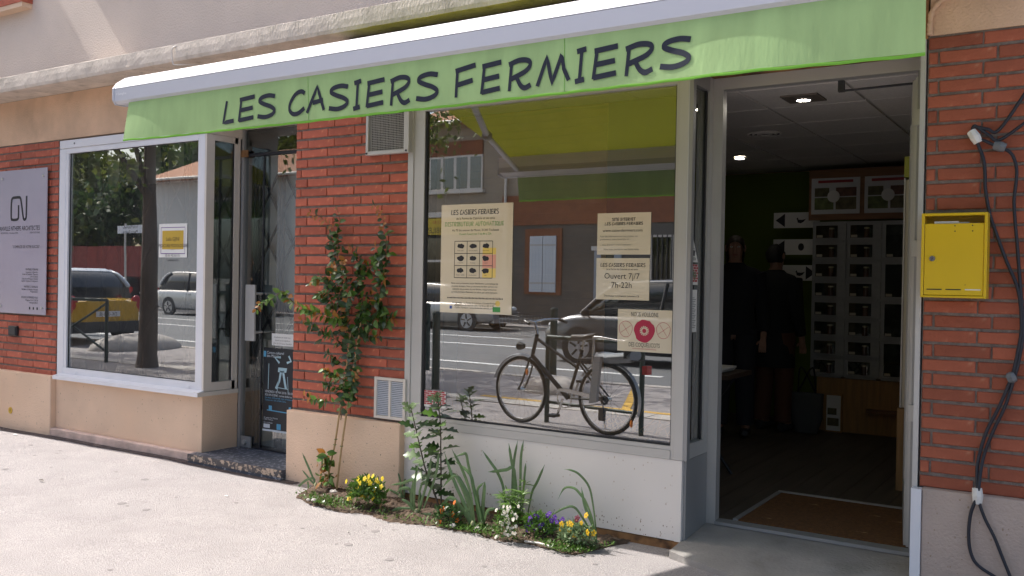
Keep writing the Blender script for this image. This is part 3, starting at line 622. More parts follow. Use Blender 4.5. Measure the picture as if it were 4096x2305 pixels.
wrap(c2_, A7(1395, 1165), (3400+.41379*1450+22, 100+.41379*1190), .020, m=clipm); wrap(c2_, R5(960, 25), R5(1010, 10), .022, m=clipm)
cb = thing('painted_conduit', 'knotted beige painted cable curving on the wall above the right brick pier', 'cable', (-.65, 0, 2.6)); C2 = zoom(2900, 0, .42702)
P = [PY(*C2(*q), -.015) for q in ((1918, 330), (1922, 230), (1935, 130), (1965, 70), (2010, 20), (2100, -40), (2180, -90))]
obj('sheath', MB().tube(smoothline(P, 6), [.010+.004*R.random() for _ in range(len(P)*6-5)], seg=7), beige_dirty, cb)
lc = thing('ledge_wire', 'thin pale wire looping over the concrete ledge left of the awning', 'cable', (-6.0, -.3, 3.0)); A_ = PY(700, 245, -.305); P = [A_+np.array(q) for q in ((.03, .05, .13), (-.01, -.008, .10), (-.02, -.012, .05), (-.005, -.012, -.02), (.02, .0, -.03), (.12, .10, -.02), (.17, .2, -.04))]
obj('strand', MB().tube(smoothline(P, 5), .005, seg=6), creampvc, lc)

# ------------------------------------------------------------------ vents on the middle pier
va = thing('louvre_vent', 'white louvred ventilation grille low on the middle brick pier', 'vent', (-3.88, 0, .64))
x0, x1, z0, z1 = -4.012, -3.748, .508, .778
for (a, b_, c, d) in ((x0, x0+.022, z0, z1), (x1-.022, x1, z0, z1), (-3.890, -3.870, z0+.02, z1-.02), (x0+.022, x1-.022, z0, z0+.02), (x0+.022, x1-.022, z1-.02, z1)): obj('frame', B(a, b_, -.022, -.003, c, d, .002), creampvc, va)
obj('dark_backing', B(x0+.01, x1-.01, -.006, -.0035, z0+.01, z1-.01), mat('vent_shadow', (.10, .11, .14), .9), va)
for (a, b_) in ((x0+.022, -3.890), (-3.870, x1-.022)):
    for k in range(19):
        z = z0+.024+k*.0119; obj('slat', MB().prism([(-.019, z), (-.010, z+.0055), (-.009, z+.0068), (-.018, z+.0013)], 'x', a+.0002, b_-.0002), whitepvc, va)
vb = thing('mesh_vent', 'square wire mesh vent in an aluminium frame high on the middle brick pier', 'vent', (-3.92, 0, 2.35))
x0, x1, z0, z1 = -4.103, -3.738+.0, 2.233, 2.545
obj('recess', B(x0+.02, x1-.04, -.008, -.0065, z0+.02, z1-.02), mat('vent_dark', (.03, .03, .03), .8, col2=(.12, .11, .10), c2scale=6), vb)
for (a, b_, c, d) in ((x0, x0+.022, z0, z1), (x1-.042, x1, z0, z1), (x0+.022, x1-.042, z0, z0+.024), (x0+.022, x1-.042, z1-.024, z1)): obj('frame', B(a, b_, -.042, -.003, c, d, .002), alu, vb)
mb = MB()
for k in range(27): x = x0+.024+k*.0113; mb.tube([(x, -.034+.0015*(k % 2), z0+.02), (x, -.034+.0015*(k % 2), z1-.02)], .0014, seg=4, cap=False)
for k in range(24): z = z0+.028+k*.0113; mb.tube([(x0+.02, -.0335, z), (x1-.04, -.0335, z)], .0014, seg=4, cap=False)
obj('wire_mesh', mb, alu, vb, kind='stuff')
for x in (x0+.011, x1-.02): obj('screw', MB().disc((x, -.042, z0+.012), .007, (0, -1, 0), .003, 8), darkmetal, vb)

# ------------------------------------------------------------------ posters and notices
P4 = zoom(1700, 750, .37943); P5 = zoom(2350, 800, .44825); P6 = zoom(900, 1300, .37919)
GY = .0125                                   # sheets taped flat on the shop glass
fP = lambda u, v: (u, GY-.0009, v)
def sheet(name, lab, cat, x0, x1, z0, z1, m, y=GY):
    t = thing(name, lab, cat, ((x0+x1)/2, y, z0)); mb = MB().box(x0, x1, y, y+.0006, z0, z1); obj('paper', mb, m, t); return t
def prt(t, m, fn, nm='lettering'):
    mb = MB(); fn(mb); return obj(nm, mb, m, t)
def tx(mb, s, size, x, z, align='CENTER', width=1.0, sh=0.): text(mb, s, size, lambda u, v: (x+u, GY-.0009, z+v), align, width=width, shear=sh)
x0, x1, z0, z1 = -3.506, -2.970, 1.218, 1.892; xm = -3.245
p1 = sheet('poster', 'large cream poster with a grid of produce pictures, left in the shop window', 'poster', x0, x1, z0, z1, kraft)
def f1(mb):
    hand(mb, 'LES CASIERS FERMIERS', -3.43, -3.07, 1.828, .030, fP, .0045)
    tx(mb, 'de la Ferme de Cabriole et ses amis', .020, xm, 1.797)
    tx(mb, 'Au 75 bis avenue de Muret, 31300 Toulouse', .0195, xm, 1.725)
    for z, s in ((1.398, 'Nous vous presentons notre distributeur automatique de'), (1.380, 'produits fermiers. Vous y trouverez en libre service une'), (1.362, 'selection de produits de nos fermes, reapprovisionnes'), (1.344, 'quotidiennement. Paiement sur place, par carte bancaire.'), (1.278, 'Informations : La Ferme de Cabriole, Cornelia Pricker,'), (1.262, 'info@ferme-de-cabriole.com, Tel 05 61 83 10 97'), (1.247, 'Casiers Fermiers | www.ferme-de-cabriole.com')): tx(mb, s, .0148, xm, z, width=1.02)
    for k in range(4):
        mb.add([fP(-3.40+.0, 1.435+.0755*k), fP(-3.115, 1.435+.0755*k), fP(-3.115, 1.4385+.0755*k), fP(-3.40, 1.4385+.0755*k)], [(0, 1, 2, 3)]); x = -3.40+.095*k
        mb.add([fP(x, 1.437), fP(x+.0035, 1.437), fP(x+.0035, 1.664), fP(x, 1.664)], [(0, 1, 2, 3)])
    rq = random.Random(3)
    for i in range(3):
        for j in range(3):
            cx_, cz_ = -3.353+.095*i, 1.482+.0755*j
            n = 14; pts = [(cx_+(.022+.008*rq.random())*math.cos(2*math.pi*k/n), cz_+(.012+.007*rq.random())*math.sin(2*math.pi*k/n)) for k in range(n)]
            mb.add([fP(*q) for q in pts], [tuple(range(n))]); tx(mb, ['Petits pains', 'Yaourts, beurre', 'Charcuterie', 'Conserves', 'Fromage', 'Truites', 'Oeufs - volaille', 'Jus de pomme', 'Miel'][i+3*(2-j)], .010, cx_, cz_-.031)
    for k in range(40): x = -3.45+.0105*k; mb.add([fP(x, 1.308), fP(x+.007, 1.308), fP(x+.006, 1.315+.006*rq.random()), fP(x+.001, 1.314)], [(0, 1, 2, 3)])
prt(p1, ink, f1)
prt(p1, inkg, lambda mb: (hand(mb, 'DISTRIBUTEUR AUTOMATIQUE', -3.475, -3.03, 1.757, .026, fP, .003), tx(mb, 'Ouvert 7 jours sur 7 de 8h a 22h', .018, xm, 1.702)))
prt(p1, mat('logo_green', (.06, .30, .08), .6), lambda mb: mb.add([fP(-3.105, 1.232), fP(-3.05, 1.232), fP(-3.05, 1.262), fP(-3.105, 1.262)], [(0, 1, 2, 3)]), 'logo')
prt(p1, mat('logo_yellow', (.75, .55, .15), .6), lambda mb: mb.add([fP(-3.07+.018*math.cos(k), 1.283+.018*math.sin(k)) for k in np.linspace(0, 5.6, 10)], [tuple(range(10))]), 'logo_flower')
prt(p1, mat('logo_blue', (.05, .10, .35), .6), lambda mb: mb.add([fP(-3.43, 1.243), fP(-3.412, 1.243), fP(-3.412, 1.262), fP(-3.43, 1.262)], [(0, 1, 2, 3)]), 'logo_square')
for z0_, z1_, nm_, c_ in ((1.582, 1.622, 'yellow', (.78, .58, .14)), (1.498, 1.580, 'pink', (.75, .36, .28)), (1.440, 1.496, 'amber', (.80, .60, .18))):
    obj('painted_reflection', MB().quad((-3.187, GY-.0004, z0_), (-3.088, GY-.0004, z0_), (-3.088, GY-.0004, z1_), (-3.187, GY-.0004, z1_)), mat(nm_+'_print', c_, .6), p1)  # coloured reflections on the pane, painted as flat blocks
p2_ = sheet('notice', 'cream notice headed SITE INTERNET in the shop window', 'notice', -2.402, -2.075, 1.580, 1.812, kraft); xm2 = -2.245
def f2(mb):
    hand(mb, 'SITE INTERNET', -2.31, -2.165, 1.768, .016, fP, .0032); hand(mb, 'LES CASIERS FERMIERS', -2.355, -2.12, 1.744, .016, fP, .0032)
    tx(mb, 'www.casiersfermiers.com', .0235, xm2, 1.707)
prt(p2_, ink, f2)
def f2b(mb):
    for z, s in ((1.677, 'Pour des informations sur les produits, les'), (1.661, 'producteurs, notre historique et ...'), (1.631, '... vous abonner a notre newsletter !'), (1.605, 'Nous vous souhaitons une bonne visite.')): tx(mb, s, .0135, -2.384 if z > 1.61 else -2.36, z, 'LEFT')
prt(p2_, inkgrey, f2b)
p3_ = sheet('notice', 'cream notice reading Ouvert 7j/7 7h-22h in the shop window', 'notice', -2.404, -2.078, 1.328, 1.560, kraft)
def f3(mb):
    hand(mb, 'LES CASIERS FERMIERS', -2.378, -2.10, 1.512, .020, fP, .0032); tx(mb, 'de la Ferme de Cabriole et ses amis', .0135, xm2, 1.494)
    tx(mb, 'Ouvert 7j/7', .046, xm2, 1.445); tx(mb, '7h-22h', .046, xm2, 1.395); tx(mb, 'Distributeur automatique, paiement CB', .0135, xm2, 1.345)
prt(p3_, ink, f3)
p4_ = sheet('notice', 'cream poppy notice reading NOUS VOULONS DES COQUELICOTS, low in the shop window', 'notice', -2.264, -1.940, 1.046, 1.278, kraft); xm4 = -2.102
pk = mat('poppy_red', (.42, .02, .06), .6)
def fl(mb):
    rq = random.Random(5); n = 24; mb.add([fP(xm4+.062*(1+.06*rq.uniform(-1, 1))*math.cos(2*math.pi*k/n), 1.162+.062*(1+.06*rq.uniform(-1, 1))*math.sin(2*math.pi*k/n)) for k in range(n)], [tuple(range(n))])
    for cx_ in (xm4-.112, xm4+.112):
        for rr in (.040,): mb.strokes([[(cx_+rr*(1+.05*math.sin(3*q))*math.cos(q), 1.168+rr*1.1*math.sin(q)) for q in np.linspace(0, 2*math.pi, 25)]], .0022, fP)
        for q in range(4): mb.strokes([[(cx_, 1.168), (cx_+.036*math.cos(q*1.57+.6), 1.168+.036*math.sin(q*1.57+.6))]], .0018, fP)
    tx(mb, 'nousvoulonsdescoquelicots.org', .011, xm4, 1.060)
prt(p4_, pk, fl, 'poppy')
prt(p4_, ink, lambda mb: (tx(mb, 'NOUS VOULONS', .034, xm4, 1.240, width=.62), tx(mb, 'DES COQUELICOTS', .034, xm4, 1.073, width=.62)))
fQ = lambda u, v: (u, GY-.0014, v)
mb = MB()
for k in range(14):
    q = k*2*math.pi/14; mb.strokes([[(xm4+.012*math.cos(q), 1.162+.012*math.sin(q)), (xm4+.027*math.cos(q), 1.162+.027*math.sin(q))]], .006, fQ)
obj('poppy_heart', mb, kraft, p4_)
def brickcard(nm, lab, x0, x1, z0, z1, frame):
    t = thing(nm, lab, 'card', tuple(frame((x0+x1)/2, z0, 0)))
    obj('paper', MB().quad(frame(x0, z0, 0), frame(x1, z0, 0), frame(x1, z1, 0), frame(x0, z1, 0)), whitep, t)
    mr = MB(); h = (z1-z0)/8
    for k in range(8):
        if k == 0: continue
        for j in range(4):
            a = x0+(x1-x0)*(j/3.6-(k % 2)*.14); b_ = a+(x1-x0)*.25; a, b_ = max(a, x0), min(b_, x1)
            if b_ > a: mr.quad(frame(a, z0+k*h+.002, .0006), frame(b_, z0+k*h+.002, .0006), frame(b_, z0+(k+1)*h-.001, .0006), frame(a, z0+(k+1)*h-.001, .0006))
    obj('printed_bricks', mr, mat('card_red', (.45, .06, .07), .6), t)
    mg = MB(); rq = random.Random(9)
    for k in range(9): a = x0+(x1-x0)*(.15+.07*k); c = z0+(z1-z0)*(.2+.3*rq.random()); mg.quad(frame(a, c, .001), frame(a+.012, c, .001), frame(a+.012, c+.03, .001), frame(a, c+.03, .001))
    obj('printed_plants', mg, mat('card_green', (.10, .22, .12), .6), t); return t
brickcard('event_card', 'small brick-patterned card at the bottom left of the shop window', -3.619, -3.448, .614, .719, lambda u, v, e: (u, GY-e, v))
SX = -1.8695
brickcard('event_card', 'brick-patterned card stuck on the narrow side pane', .036, .19, 1.419, 1.531, lambda u, v, e: (SX+e, u, v))
cs = thing('camera_sticker', 'white triangular CAMERA warning sticker on the narrow side pane', 'sticker', (SX, .118, 1.543))
sF = lambda u, v: (SX+.0012, u, v)
obj('paper', MB().add([(SX, .048, 1.543), (SX, .187, 1.543), (SX, .118, 1.664)], [(0, 1, 2)]), whitep, cs)
mb = MB(); text(mb, 'CAMERA', .024, lambda u, v: sF(.118+u*.8, 1.552+v)); mb.add([sF(.095, 1.58), sF(.135, 1.575), sF(.14, 1.605), sF(.10, 1.61)], [(0, 1, 2, 3)]); mb.strokes([[(.10, 1.615), (.128, 1.618), (.15, 1.60)]], .003, sF); obj('lettering', mb, ink, cs)
ln = thing('side_notice', 'narrow white printed notice low on the side pane', 'notice', (SX, .11, 1.161))
obj('paper', MB().quad((SX, .040, 1.161), (SX, .183, 1.161), (SX, .183, 1.392), (SX, .040, 1.392)), whitep, ln)
mb = MB()
for k in range(18): mb.quad(sF(.055, 1.185+.0095*k), sF(.155+.012*math.sin(k*2.1), 1.185+.0095*k), sF(.155+.012*math.sin(k*2.1), 1.188+.0095*k), sF(.055, 1.188+.0095*k))
obj('lettering', mb, inkgrey, ln)
# on the office window and door
GO = .0205
yn = thing('notice', 'white-framed yellow notice of a podiatrist in the office window', 'notice', (-6.4, GO, 1.6))
A_, B_ = PY(*R1(1027, 800), GO), PY(*R1(1204, 1007), GO); x0, x1, z0, z1 = A_[0], B_[0], B_[2]-.01, A_[2]
obj('paper', B(x0, x1, GO, GO+.0006, z0, z1), whitep, yn)
obj('purple_border', MB().strokes([[(x0+.025, z0+.03), (x1-.025, z0+.03), (x1-.025, z1-.03), (x0+.025, z1-.03), (x0+.025, z0+.03)]], .006, lambda u, v: (u, GO-.001, v)), mat('purple_ink', (.15, .05, .25), .6), yn)
obj('yellow_card', B(x0+.042, x1-.042, GO-.0022, GO-.0012, z0+.065, z1-.055), mat('ochre_card', (.55, .36, .04), .6), yn)
mb = MB(); xc = (x0+x1)/2; tt = lambda s, sz, z: text(mb, s, sz, lambda u, v: (xc+u*.9, GO-.003, z+v))
tt('Leila GJINI', .042, z1-.135); tt('PEDICURE PODOLOGUE', .036, z1-.185); tt('--------', .02, z1-.21); tt('05 61 42 63 15', .032, z1-.26); tt('SUR RENDEZ-VOUS', .018, z1-.295); obj('lettering', mb, ink, yn)
DY = .3545
dn = thing('notice', 'small white notice about appointments on the office door glass', 'notice', (-5.27, DY, .89))
obj('paper', B(-5.388, -5.155, DY, DY+.0006, .893, .985), whitep, dn)
mb = MB()
for s, z in (('Actuellement en rendez-vous a', .952), ('domicile, je suis joignable au', .928), ('05 61 42 63 15 ou sur Doctolib.fr', .904)): text(mb, s, .017, lambda u, v: (-5.27+u*.85, DY-.001, z+v))
obj('lettering', mb, inkgrey, dn)
dp = thing('poster', 'black dance poster of a cultural centre on the office door glass', 'poster', (-5.3, DY, .22))
x0, x1, z0, z1 = -5.478, -4.985, .225, .872; dF = lambda u, v: (u, DY-.001, v)
obj('paper', B(x0, x1, DY, DY+.0006, z0, z1), mat('poster_black', (.014, .018, .024), .35), dp)
mb = MB(); text(mb, 'Centre culturel', .030, lambda u, v: dF(-5.44+u, .825+v), 'LEFT'); text(mb, 'des Mazades', .030, lambda u, v: dF(-5.44+u, .80+v), 'LEFT'); text(mb, 'VENDREDI 18 MAI 2018 / 20h30', .025, lambda u, v: dF(-5.455+u*.9, .525+v), 'LEFT'); text(mb, 'SOLI EN SCENE - soiree dediee au solo choregraphique', .023, lambda u, v: dF(-5.455+u*.9, .500+v), 'LEFT')
for z, s in ((.325, '10, avenue des Mazades'), (.311, '31200 Toulouse'), (.285, '05 31 22 98 00')): text(mb, s, .016, lambda u, v: dF(-5.465+u, z+v), 'LEFT')
mb.quad(dF(x0, .225), dF(x1, .225), dF(x1, .240), dF(x0, .240)); mb.quad(dF(-5.465, .25), dF(-5.395, .25), dF(-5.395, .28), dF(-5.465, .28)); obj('lettering', mb, mat('print_white', (.62, .68, .72), .6), dp)
blu = mat('print_blue', (.10, .35, .55), .6)
mb = MB(); mb.quad(dF(-5.475, .80), dF(-5.447, .80), dF(-5.447, .845), dF(-5.475, .845)); text(mb, 'Une Autre, 3.0 Rose Pluff - Solo de Madeleine', .018, lambda u, v: dF(-5.455+u*.9, .480+v), 'LEFT'); text(mb, 'Chemise nuit - Solo d Odile Camus', .018, lambda u, v: dF(-5.455+u*.9, .462+v), 'LEFT'); mb.quad(dF(-5.43, .385), dF(-5.13, .378), dF(-5.13, .386), dF(-5.43, .393)); mb.quad(dF(-5.41, .393), dF(-5.375, .393), dF(-5.375, .425), dF(-5.41, .425)); mb.quad(dF(-5.2, .385), dF(-5.16, .385), dF(-5.17, .43), dF(-5.19, .43)); mb.quad(dF(-5.32, .245), dF(-5.275, .245), dF(-5.275, .29), dF(-5.32, .29)); obj('blue_print', mb, blu, dp)
pale = mat('print_pale_skin', (.42, .60, .66), .6)
mb = MB()                                    # the seated dancer of the poster, as flat print
for L, w in (([(-5.30, .76), (-5.35, .80), (-5.285, .805)], .018), ([(-5.22, .765), (-5.175, .78), (-5.20, .82)], .018), ([(-5.28, .70), (-5.30, .62), (-5.335, .56)], .022), ([(-5.26, .70), (-5.24, .62), (-5.225, .565)], .022), ([(-5.32, .54), (-5.30, .66)], .005), ([(-5.20, .53), (-5.21, .66)], .005), ([(-5.32, .57), (-5.2, .565)], .005), ([(-5.42, .55), (-5.415, .75)], .006)): mb.strokes([L], w, dF)
mb.quad(dF(-5.315, .69), dF(-5.225, .69), dF(-5.215, .725), dF(-5.31, .725)); obj('printed_figure', mb, pale, dp)
# ------------------------------------------------------------------ inside the farm shop
P7 = zoom(3000, 700, .5517); P8 = zoom(2750, 1400, .6242); R7 = zoom(2700, 200, .6897)
plank = mat('dark_plank_floor', (.085, .068, .052), .55, var=.25, vscale=2, stretch=(10, 1, 1))
olive = mat('olive_green_wall', (.10, .14, .015), .85, var=.05, vscale=2)
tilem = mat('ceiling_tile_white', (.80, .77, .73), .95, var=.06, vscale=60)
fl_ = bp('shop_floor', B(-3.78, -.62, .40, 4.7, -.05, .094), black)
for k in range(21):
    x = -3.77+k*.15; bp('plank', B(x+.0015, x+.1485, .40, 4.69, .0945, .100), plank, fl_)
ce = bp('shop_ceiling', B(-3.78, -.62, .39, 4.7, 2.575, 2.60), mat('ceiling_grid', (.62, .60, .57), .7))
for i in range(6):
    for j in range(7):
        x = -4.235+.602*i; y = .07+.5985*j
        x0, x1, y0, y1 = max(x+.012, -3.77), min(x+.592, -.63), max(y+.010, .395), min(y+.590, 4.69)
        if x1-x0 > .05 and y1-y0 > .05: bp('ceiling_tile', B(x0, x1, y0, y1, 2.562+R.uniform(0, .002), 2.5745), tilem, ce)
bp('shop_back_wall', B(-3.77, -.63, 4.62, 4.69, .1, 2.56), olive)
bp('shop_left_wall', B(-3.775, -3.76, .40, 4.61, .1, 2.56), mat('grey_wall', (.40, .38, .34), .9))
wb = bp('window_backdrop', B(-3.755, -2.62, .55, .58, .5, 2.55), mat('reed_backdrop', (.30, .17, .07), .8, var=.3, vscale=4, stretch=(1, 1, 25)))
for k in range(40): bp('slat', B(-3.753, -2.622, .5435, .5495, .52+.05*k, .565+.05*k), mat('reed_slat', (.33, .18, .07), .8, var=.2, vscale=6) if 'reed_slat' not in MATS else MATS['reed_slat'], wb)
bp('daylight_blocker', B(-2.62, -1.9, .55, .58, .5, 2.55), mat('dark_board', (.035, .030, .026), .8))  # added board that cuts the daylight entering through the window
bp('window_shelf', B(-3.755, -1.9, .065, .55, .46, .50), wood)
st = MB(); rq = random.Random(21)            # straw scattered on the shelf behind the glass
for k in range(520):
    x = rq.gauss(-2.75, .38); 
    if not -3.55 < x < -2.0: continue
    y = rq.uniform(.08, .34); a = rq.uniform(-.9, .9); L = rq.uniform(.06, .26); tz = rq.uniform(.25, 1)
    p0 = np.array([x, y, .502]); d_ = np.array([math.sin(a), rq.uniform(-.2, .2), tz]); d_ /= np.linalg.norm(d_)
    st.tube([p0, p0+d_*L*.6, p0+d_*L+np.array([.03*a, 0, -.02])], .0011, seg=3, cap=False)
obj('straw', st, mat('dry_straw', (.45, .24, .08), .8), label='loose dry straw heaped on the shelf behind the shop window', cat='straw', kind='stuff')
# downlights, one lit square fitting and two round ones
lamp = mat('lamp_glow', (1., .93, .80), .4, emit=14)
lamp2 = mat('lamp_glow_front', (1., .93, .80), .4, emit=45)
def downlight(c, lab, sq):
    t = thing('ceiling_spotlight', lab, 'spotlight', (c[0], c[1], 2.555), group='ceiling spotlights in the farm shop')
    if sq: obj('plate', B(c[0]-.11, c[0]+.11, c[1]-.11, c[1]+.11, 2.552, 2.5615), mat('fitting_brown', (.20, .17, .14), .6), t)
    obj('bezel', MB().ring((c[0], c[1], 2.5535 if not sq else 2.548), .045, .007, (0, 0, 1), 20, 6), alu, t); obj('bulb', MB().disc((c[0], c[1], 2.546), .040, (0, 0, 1), .005, 18), lamp2 if sq else lamp, t)
c_ = PZ(*zoom(2900, 0, .42702)(735, 930), 2.552); downlight(c_, 'lit ceiling spotlight on a square plate just inside the shop door', True)
c_ = PZ(*R7(375, 628), 2.552); downlight((c_[0], c_[1]), 'small lit ceiling spotlight deep in the shop near the back wall', False)
c_ = PZ(*R7(520, 490), 2.552); t = thing('ceiling_vent', 'round dark air vent in the shop ceiling between two spotlights', 'vent', (c_[0], c_[1], 2.55))
for r_ in (.05, .085, .12): obj('louvre_ring', MB().ring((c_[0], c_[1], 2.553), r_, .008, (0, 0, 1), 24, 5), tilem, t)
obj('throat', MB().disc((c_[0], c_[1], 2.556), .12, (0, 0, 1), .004, 24), black, t)
# vending lockers on a wooden base
LY = 4.05
steel = mat('brushed_steel', (.36, .36, .35), .5, metal=.35, var=.05, vscale=3, stretch=(1, 1, 12)); lpane = glass('locker_glass', .10, (.75, .78, .76), 0)
lk = thing('vending_lockers', 'steel vending locker wall with glass doors on a wooden base at the back', 'vending machine', (-1.6, LY, .1))
obj('cabinet', B(-2.27, -.70, LY+.03, LY+.5, .60, 2.02), steel, lk); obj('wooden_base', B(-2.20, -.70, LY+.005, LY+.5, .10, .585), woodlt, lk); obj('wooden_shelf', B(-1.75, -.70, LY-.06, LY+.0045, .30, .33), wood, lk)
jarm = mat('jar_dark', (.10, .06, .04), .2, var=.4, vscale=8); lidm = mat('jar_lid', (.6, .55, .4), .3, metal=.6); tagm = mat('price_tag', (.55, .50, .40), .7)
def cell(x0, x1, z0, z1, big):
    d = obj('locker_door', MB().box(x0, x1, LY, LY+.015, z0, z1), steel, lk)
    a, b_ = x0+.018, x1-.075 if not big else x1-.02
    obj('door_window', B(a, b_, LY-.004, LY-.001, z0+.018, z1-.018), lpane, d); obj('dark_interior', B(a, b_, LY-.0009, LY-.0003, z0+.018, z1-.018), mat('locker_dark', (.16, .16, .15), .5, col2=(.40, .40, .37), c2scale=7) if 'locker_dark' not in MATS else MATS['locker_dark'], d)
    obj('number_plate', B(x1-.055, x1-.025, LY-.003, LY-.0002, (z0+z1)/2+.02, (z0+z1)/2+.04), aludk, d)
    obj('price_tag', B(a+.008, a+.06, LY-.0075, LY-.0045, z0+.022, z0+.045), tagm, d)
    xj = b_-.045; hj = min(.11, (z1-z0)*.6)
    obj('jar', MB().tube([(xj, LY-.030, z0+.019), (xj, LY-.030, z0+.019+hj*.85)], .024, seg=10), jarm, d); obj('jar_lid', MB().tube([(xj, LY-.030, z0+.0195+hj*.85), (xj, LY-.030, z0+.019+hj)], .022, seg=10), lidm, d)
    obj('door_lip', B(x0, x1-.02, LY-.012, LY-.0003, z0-.022, z0-.006), steel, d)
for k in range(8):
    zt = 2.0-.1765*k
    cell(-2.25, -1.965, zt-.15, zt, False); cell(-1.945, -1.66, zt-.15, zt, False)
for k in range(4): zt = 2.0-.353*k; cell(-1.64, -1.36, zt-.325, zt, True); cell(-1.34, -1.06, zt-.325, zt, True)
fb = thing('framed_board', 'two farm photo boards in a brown wooden frame above the vending lockers', 'board', (-1.6, LY, 2.03))
obj('backboard', B(-2.31, -.75, LY+.02, LY+.05, 2.035, 2.50), wood, fb)
for x0 in (-2.285, -1.815, -1.34):
    s_ = obj('photo_sheet', B(x0, x0+.43, LY+.012, LY+.0195, 2.09, 2.42), mat('sheet_grey_white', (.60, .60, .60), .6) if 'sheet_grey_white' not in MATS else MATS['sheet_grey_white'], fb)
    obj('ribbon', B(x0+.06, x0+.37, LY+.0095, LY+.0115, 2.375, 2.40), mat('ribbon_red', (.30, .03, .04), .6) if 'ribbon_red' not in MATS else MATS['ribbon_red'], s_)
    for (a, b_, c, d, cc) in ((.03, .16, .24, .16, (.10, .09, .04)), (.22, .40, .24, .16, (.13, .06, .04)), (.03, .2, .15, .04, (.12, .15, .05)), (.22, .40, .15, .04, (.14, .12, .06))): obj('photo', B(x0+a, x0+b_, LY+.0098, LY+.0117, 2.09+d, 2.09+c), mat('photo_print', cc, .6, var=.5, vscale=20), s_)
    obj('round_badge', MB().disc((x0+.20, LY+.0095, 2.25), .055, (0, -1, 0), .004, 24), whitep, s_)
def arrow(zc, lab, egg, flip=False):
    t = thing('arrow_sign', lab, 'sign', (-2.45, LY+.3, zc)); y = LY+.30
    obj('board', B(-2.72, -2.28, y, y+.01, zc-.075, zc+.075), whitep, t)
    px_ = [(-2.70, zc), (-2.61, zc+.065), (-2.61, zc-.065)] if not flip else [(-2.31, zc), (-2.40, zc+.065), (-2.40, zc-.065)]
    obj('arrowhead', MB().prism(px_, 'y', y-.003, y-.0005), ink, t)
    mb = MB()
    if egg: mb.prism([(-2.45+.028*math.cos(q), zc+.036*math.sin(q)) for q in np.linspace(0, 6.0, 18)], 'y', y-.003, y-.0005)
    else: mb.prism([(-2.50+.7*a, zc+.7*b_-.01) for a, b_ in ((0, .03), (.02, .05), (.03, .02), (.08, .015), (.13, .03), (.10, -.01), (.06, -.03), (.02, -.02), (.012, .02))], 'y', y-.003, y-.0005)
    obj('pictogram', mb, ink, t)
arrow(2.06, 'white arrow sign with a duck pictogram left of the photo boards', False); arrow(1.80, 'white arrow sign with an egg pictogram below the duck sign', True); arrow(1.55, 'white arrow sign pointing right, lowest of the three', False, True)
# second locker cabinet along the right wall, only its edge shows behind the door leaf
sc = thing('side_cabinet', 'pale steel cabinet on a wooden plinth along the right wall behind the door', 'cabinet', (-.9, 1.8, .1))
obj('cabinet_body', B(-1.09, -.63, 1.83, 3.6, .64, 2.13), mat('cream_steel', (.55, .50, .38), .4, metal=.2), sc); obj('corner_trim', B(-1.10, -1.0905, 1.82, 3.6, .64, 2.14), alu, sc); obj('wooden_plinth', B(-1.11, -.63, 1.80, 3.6, .10, .635), woodlt, sc); obj('top_box', B(-1.10, -.63, 1.82, 3.5, 2.145, 2.28), mat('lime_box', (.40, .42, .05), .6), sc)
mt = thing('doormat', 'sunken brown coir doormat just inside the shop door', 'doormat', (-1.25, .8, .1))
obj('coir_pad', B(-1.69, -.81, .41, 1.24, .1005, .1065), mat('coir', (.16, .07, .02), .98, var=.3, vscale=60, bump=1, bscale=150), mt)
obj('edge_strip', B(-1.715, -.80, 1.241, 1.275, .1005, .112), alu, mt); obj('edge_strip', B(-1.72, -1.691, .41, 1.2405, .1005, .110), aludk, mt)
for k in range(5): x, y = R.uniform(-1.6, -.9), R.uniform(.5, 1.2); tq = thing('dry_leaf', ['crumpled paper scrap at the back of the doormat', 'pale twig on the doormat', 'tiny leaf scrap on the doormat near the jamb', 'torn leaf on the middle of the doormat', 'leaf crumb at the left of the doormat'][k], 'litter', (x, y, .107)); obj('blade', MB().add([(x, y, .1075), (x+.03, y+.006, .109), (x+.05, y, .1075), (x+.03, y-.006, .1085)], [(0, 1, 2, 3)]), woodlt, tq); obj('stem', MB().tube([(x, y, .108), (x-.015, y, .108)], .001, seg=4), wood, tq)
tb = thing('side_table', 'dark folding table just left of the shop door holding newspapers', 'table', (-2.35, 1.4, .1))
obj('table_top', B(-2.75, -2.04, 1.18, 1.68, .80, .83), mat('dark_table', (.05, .03, .02), .5), tb)
for (x, y, x2) in ((-2.68, 1.24, -2.15), (-2.12, 1.24, -2.68), (-2.68, 1.62, -2.15), (-2.12, 1.62, -2.68)): obj('leg', MB().tube([(x, y, .799), (x2, y, .10)], .012, seg=6), darkmetal, tb)
for k in range(3):
    t = thing('newspaper', ['bottom newspaper of the pile on the table by the door', 'middle newspaper of the pile on the table by the door', 'top newspaper of the pile on the table by the door'][k], 'newspaper', (-2.3, 1.4, .83+.012*k), group='newspapers piled on the table'); a = .03*k
    obj('folded_sheets', B(-2.50+a, -2.14+a*.6, 1.25, 1.60-a, .8305+.0125*k, .842+.0125*k), whitep, t); obj('headline', B(-2.46+a, -2.2+a, 1.27, 1.30, .8421+.0125*k, .8425+.0125*k), inkgrey, t)
lfm = thing('leaning_frame', 'framed farm picture leaning against the wooden locker base on the floor', 'frame', (-2.03, 3.98, .1))
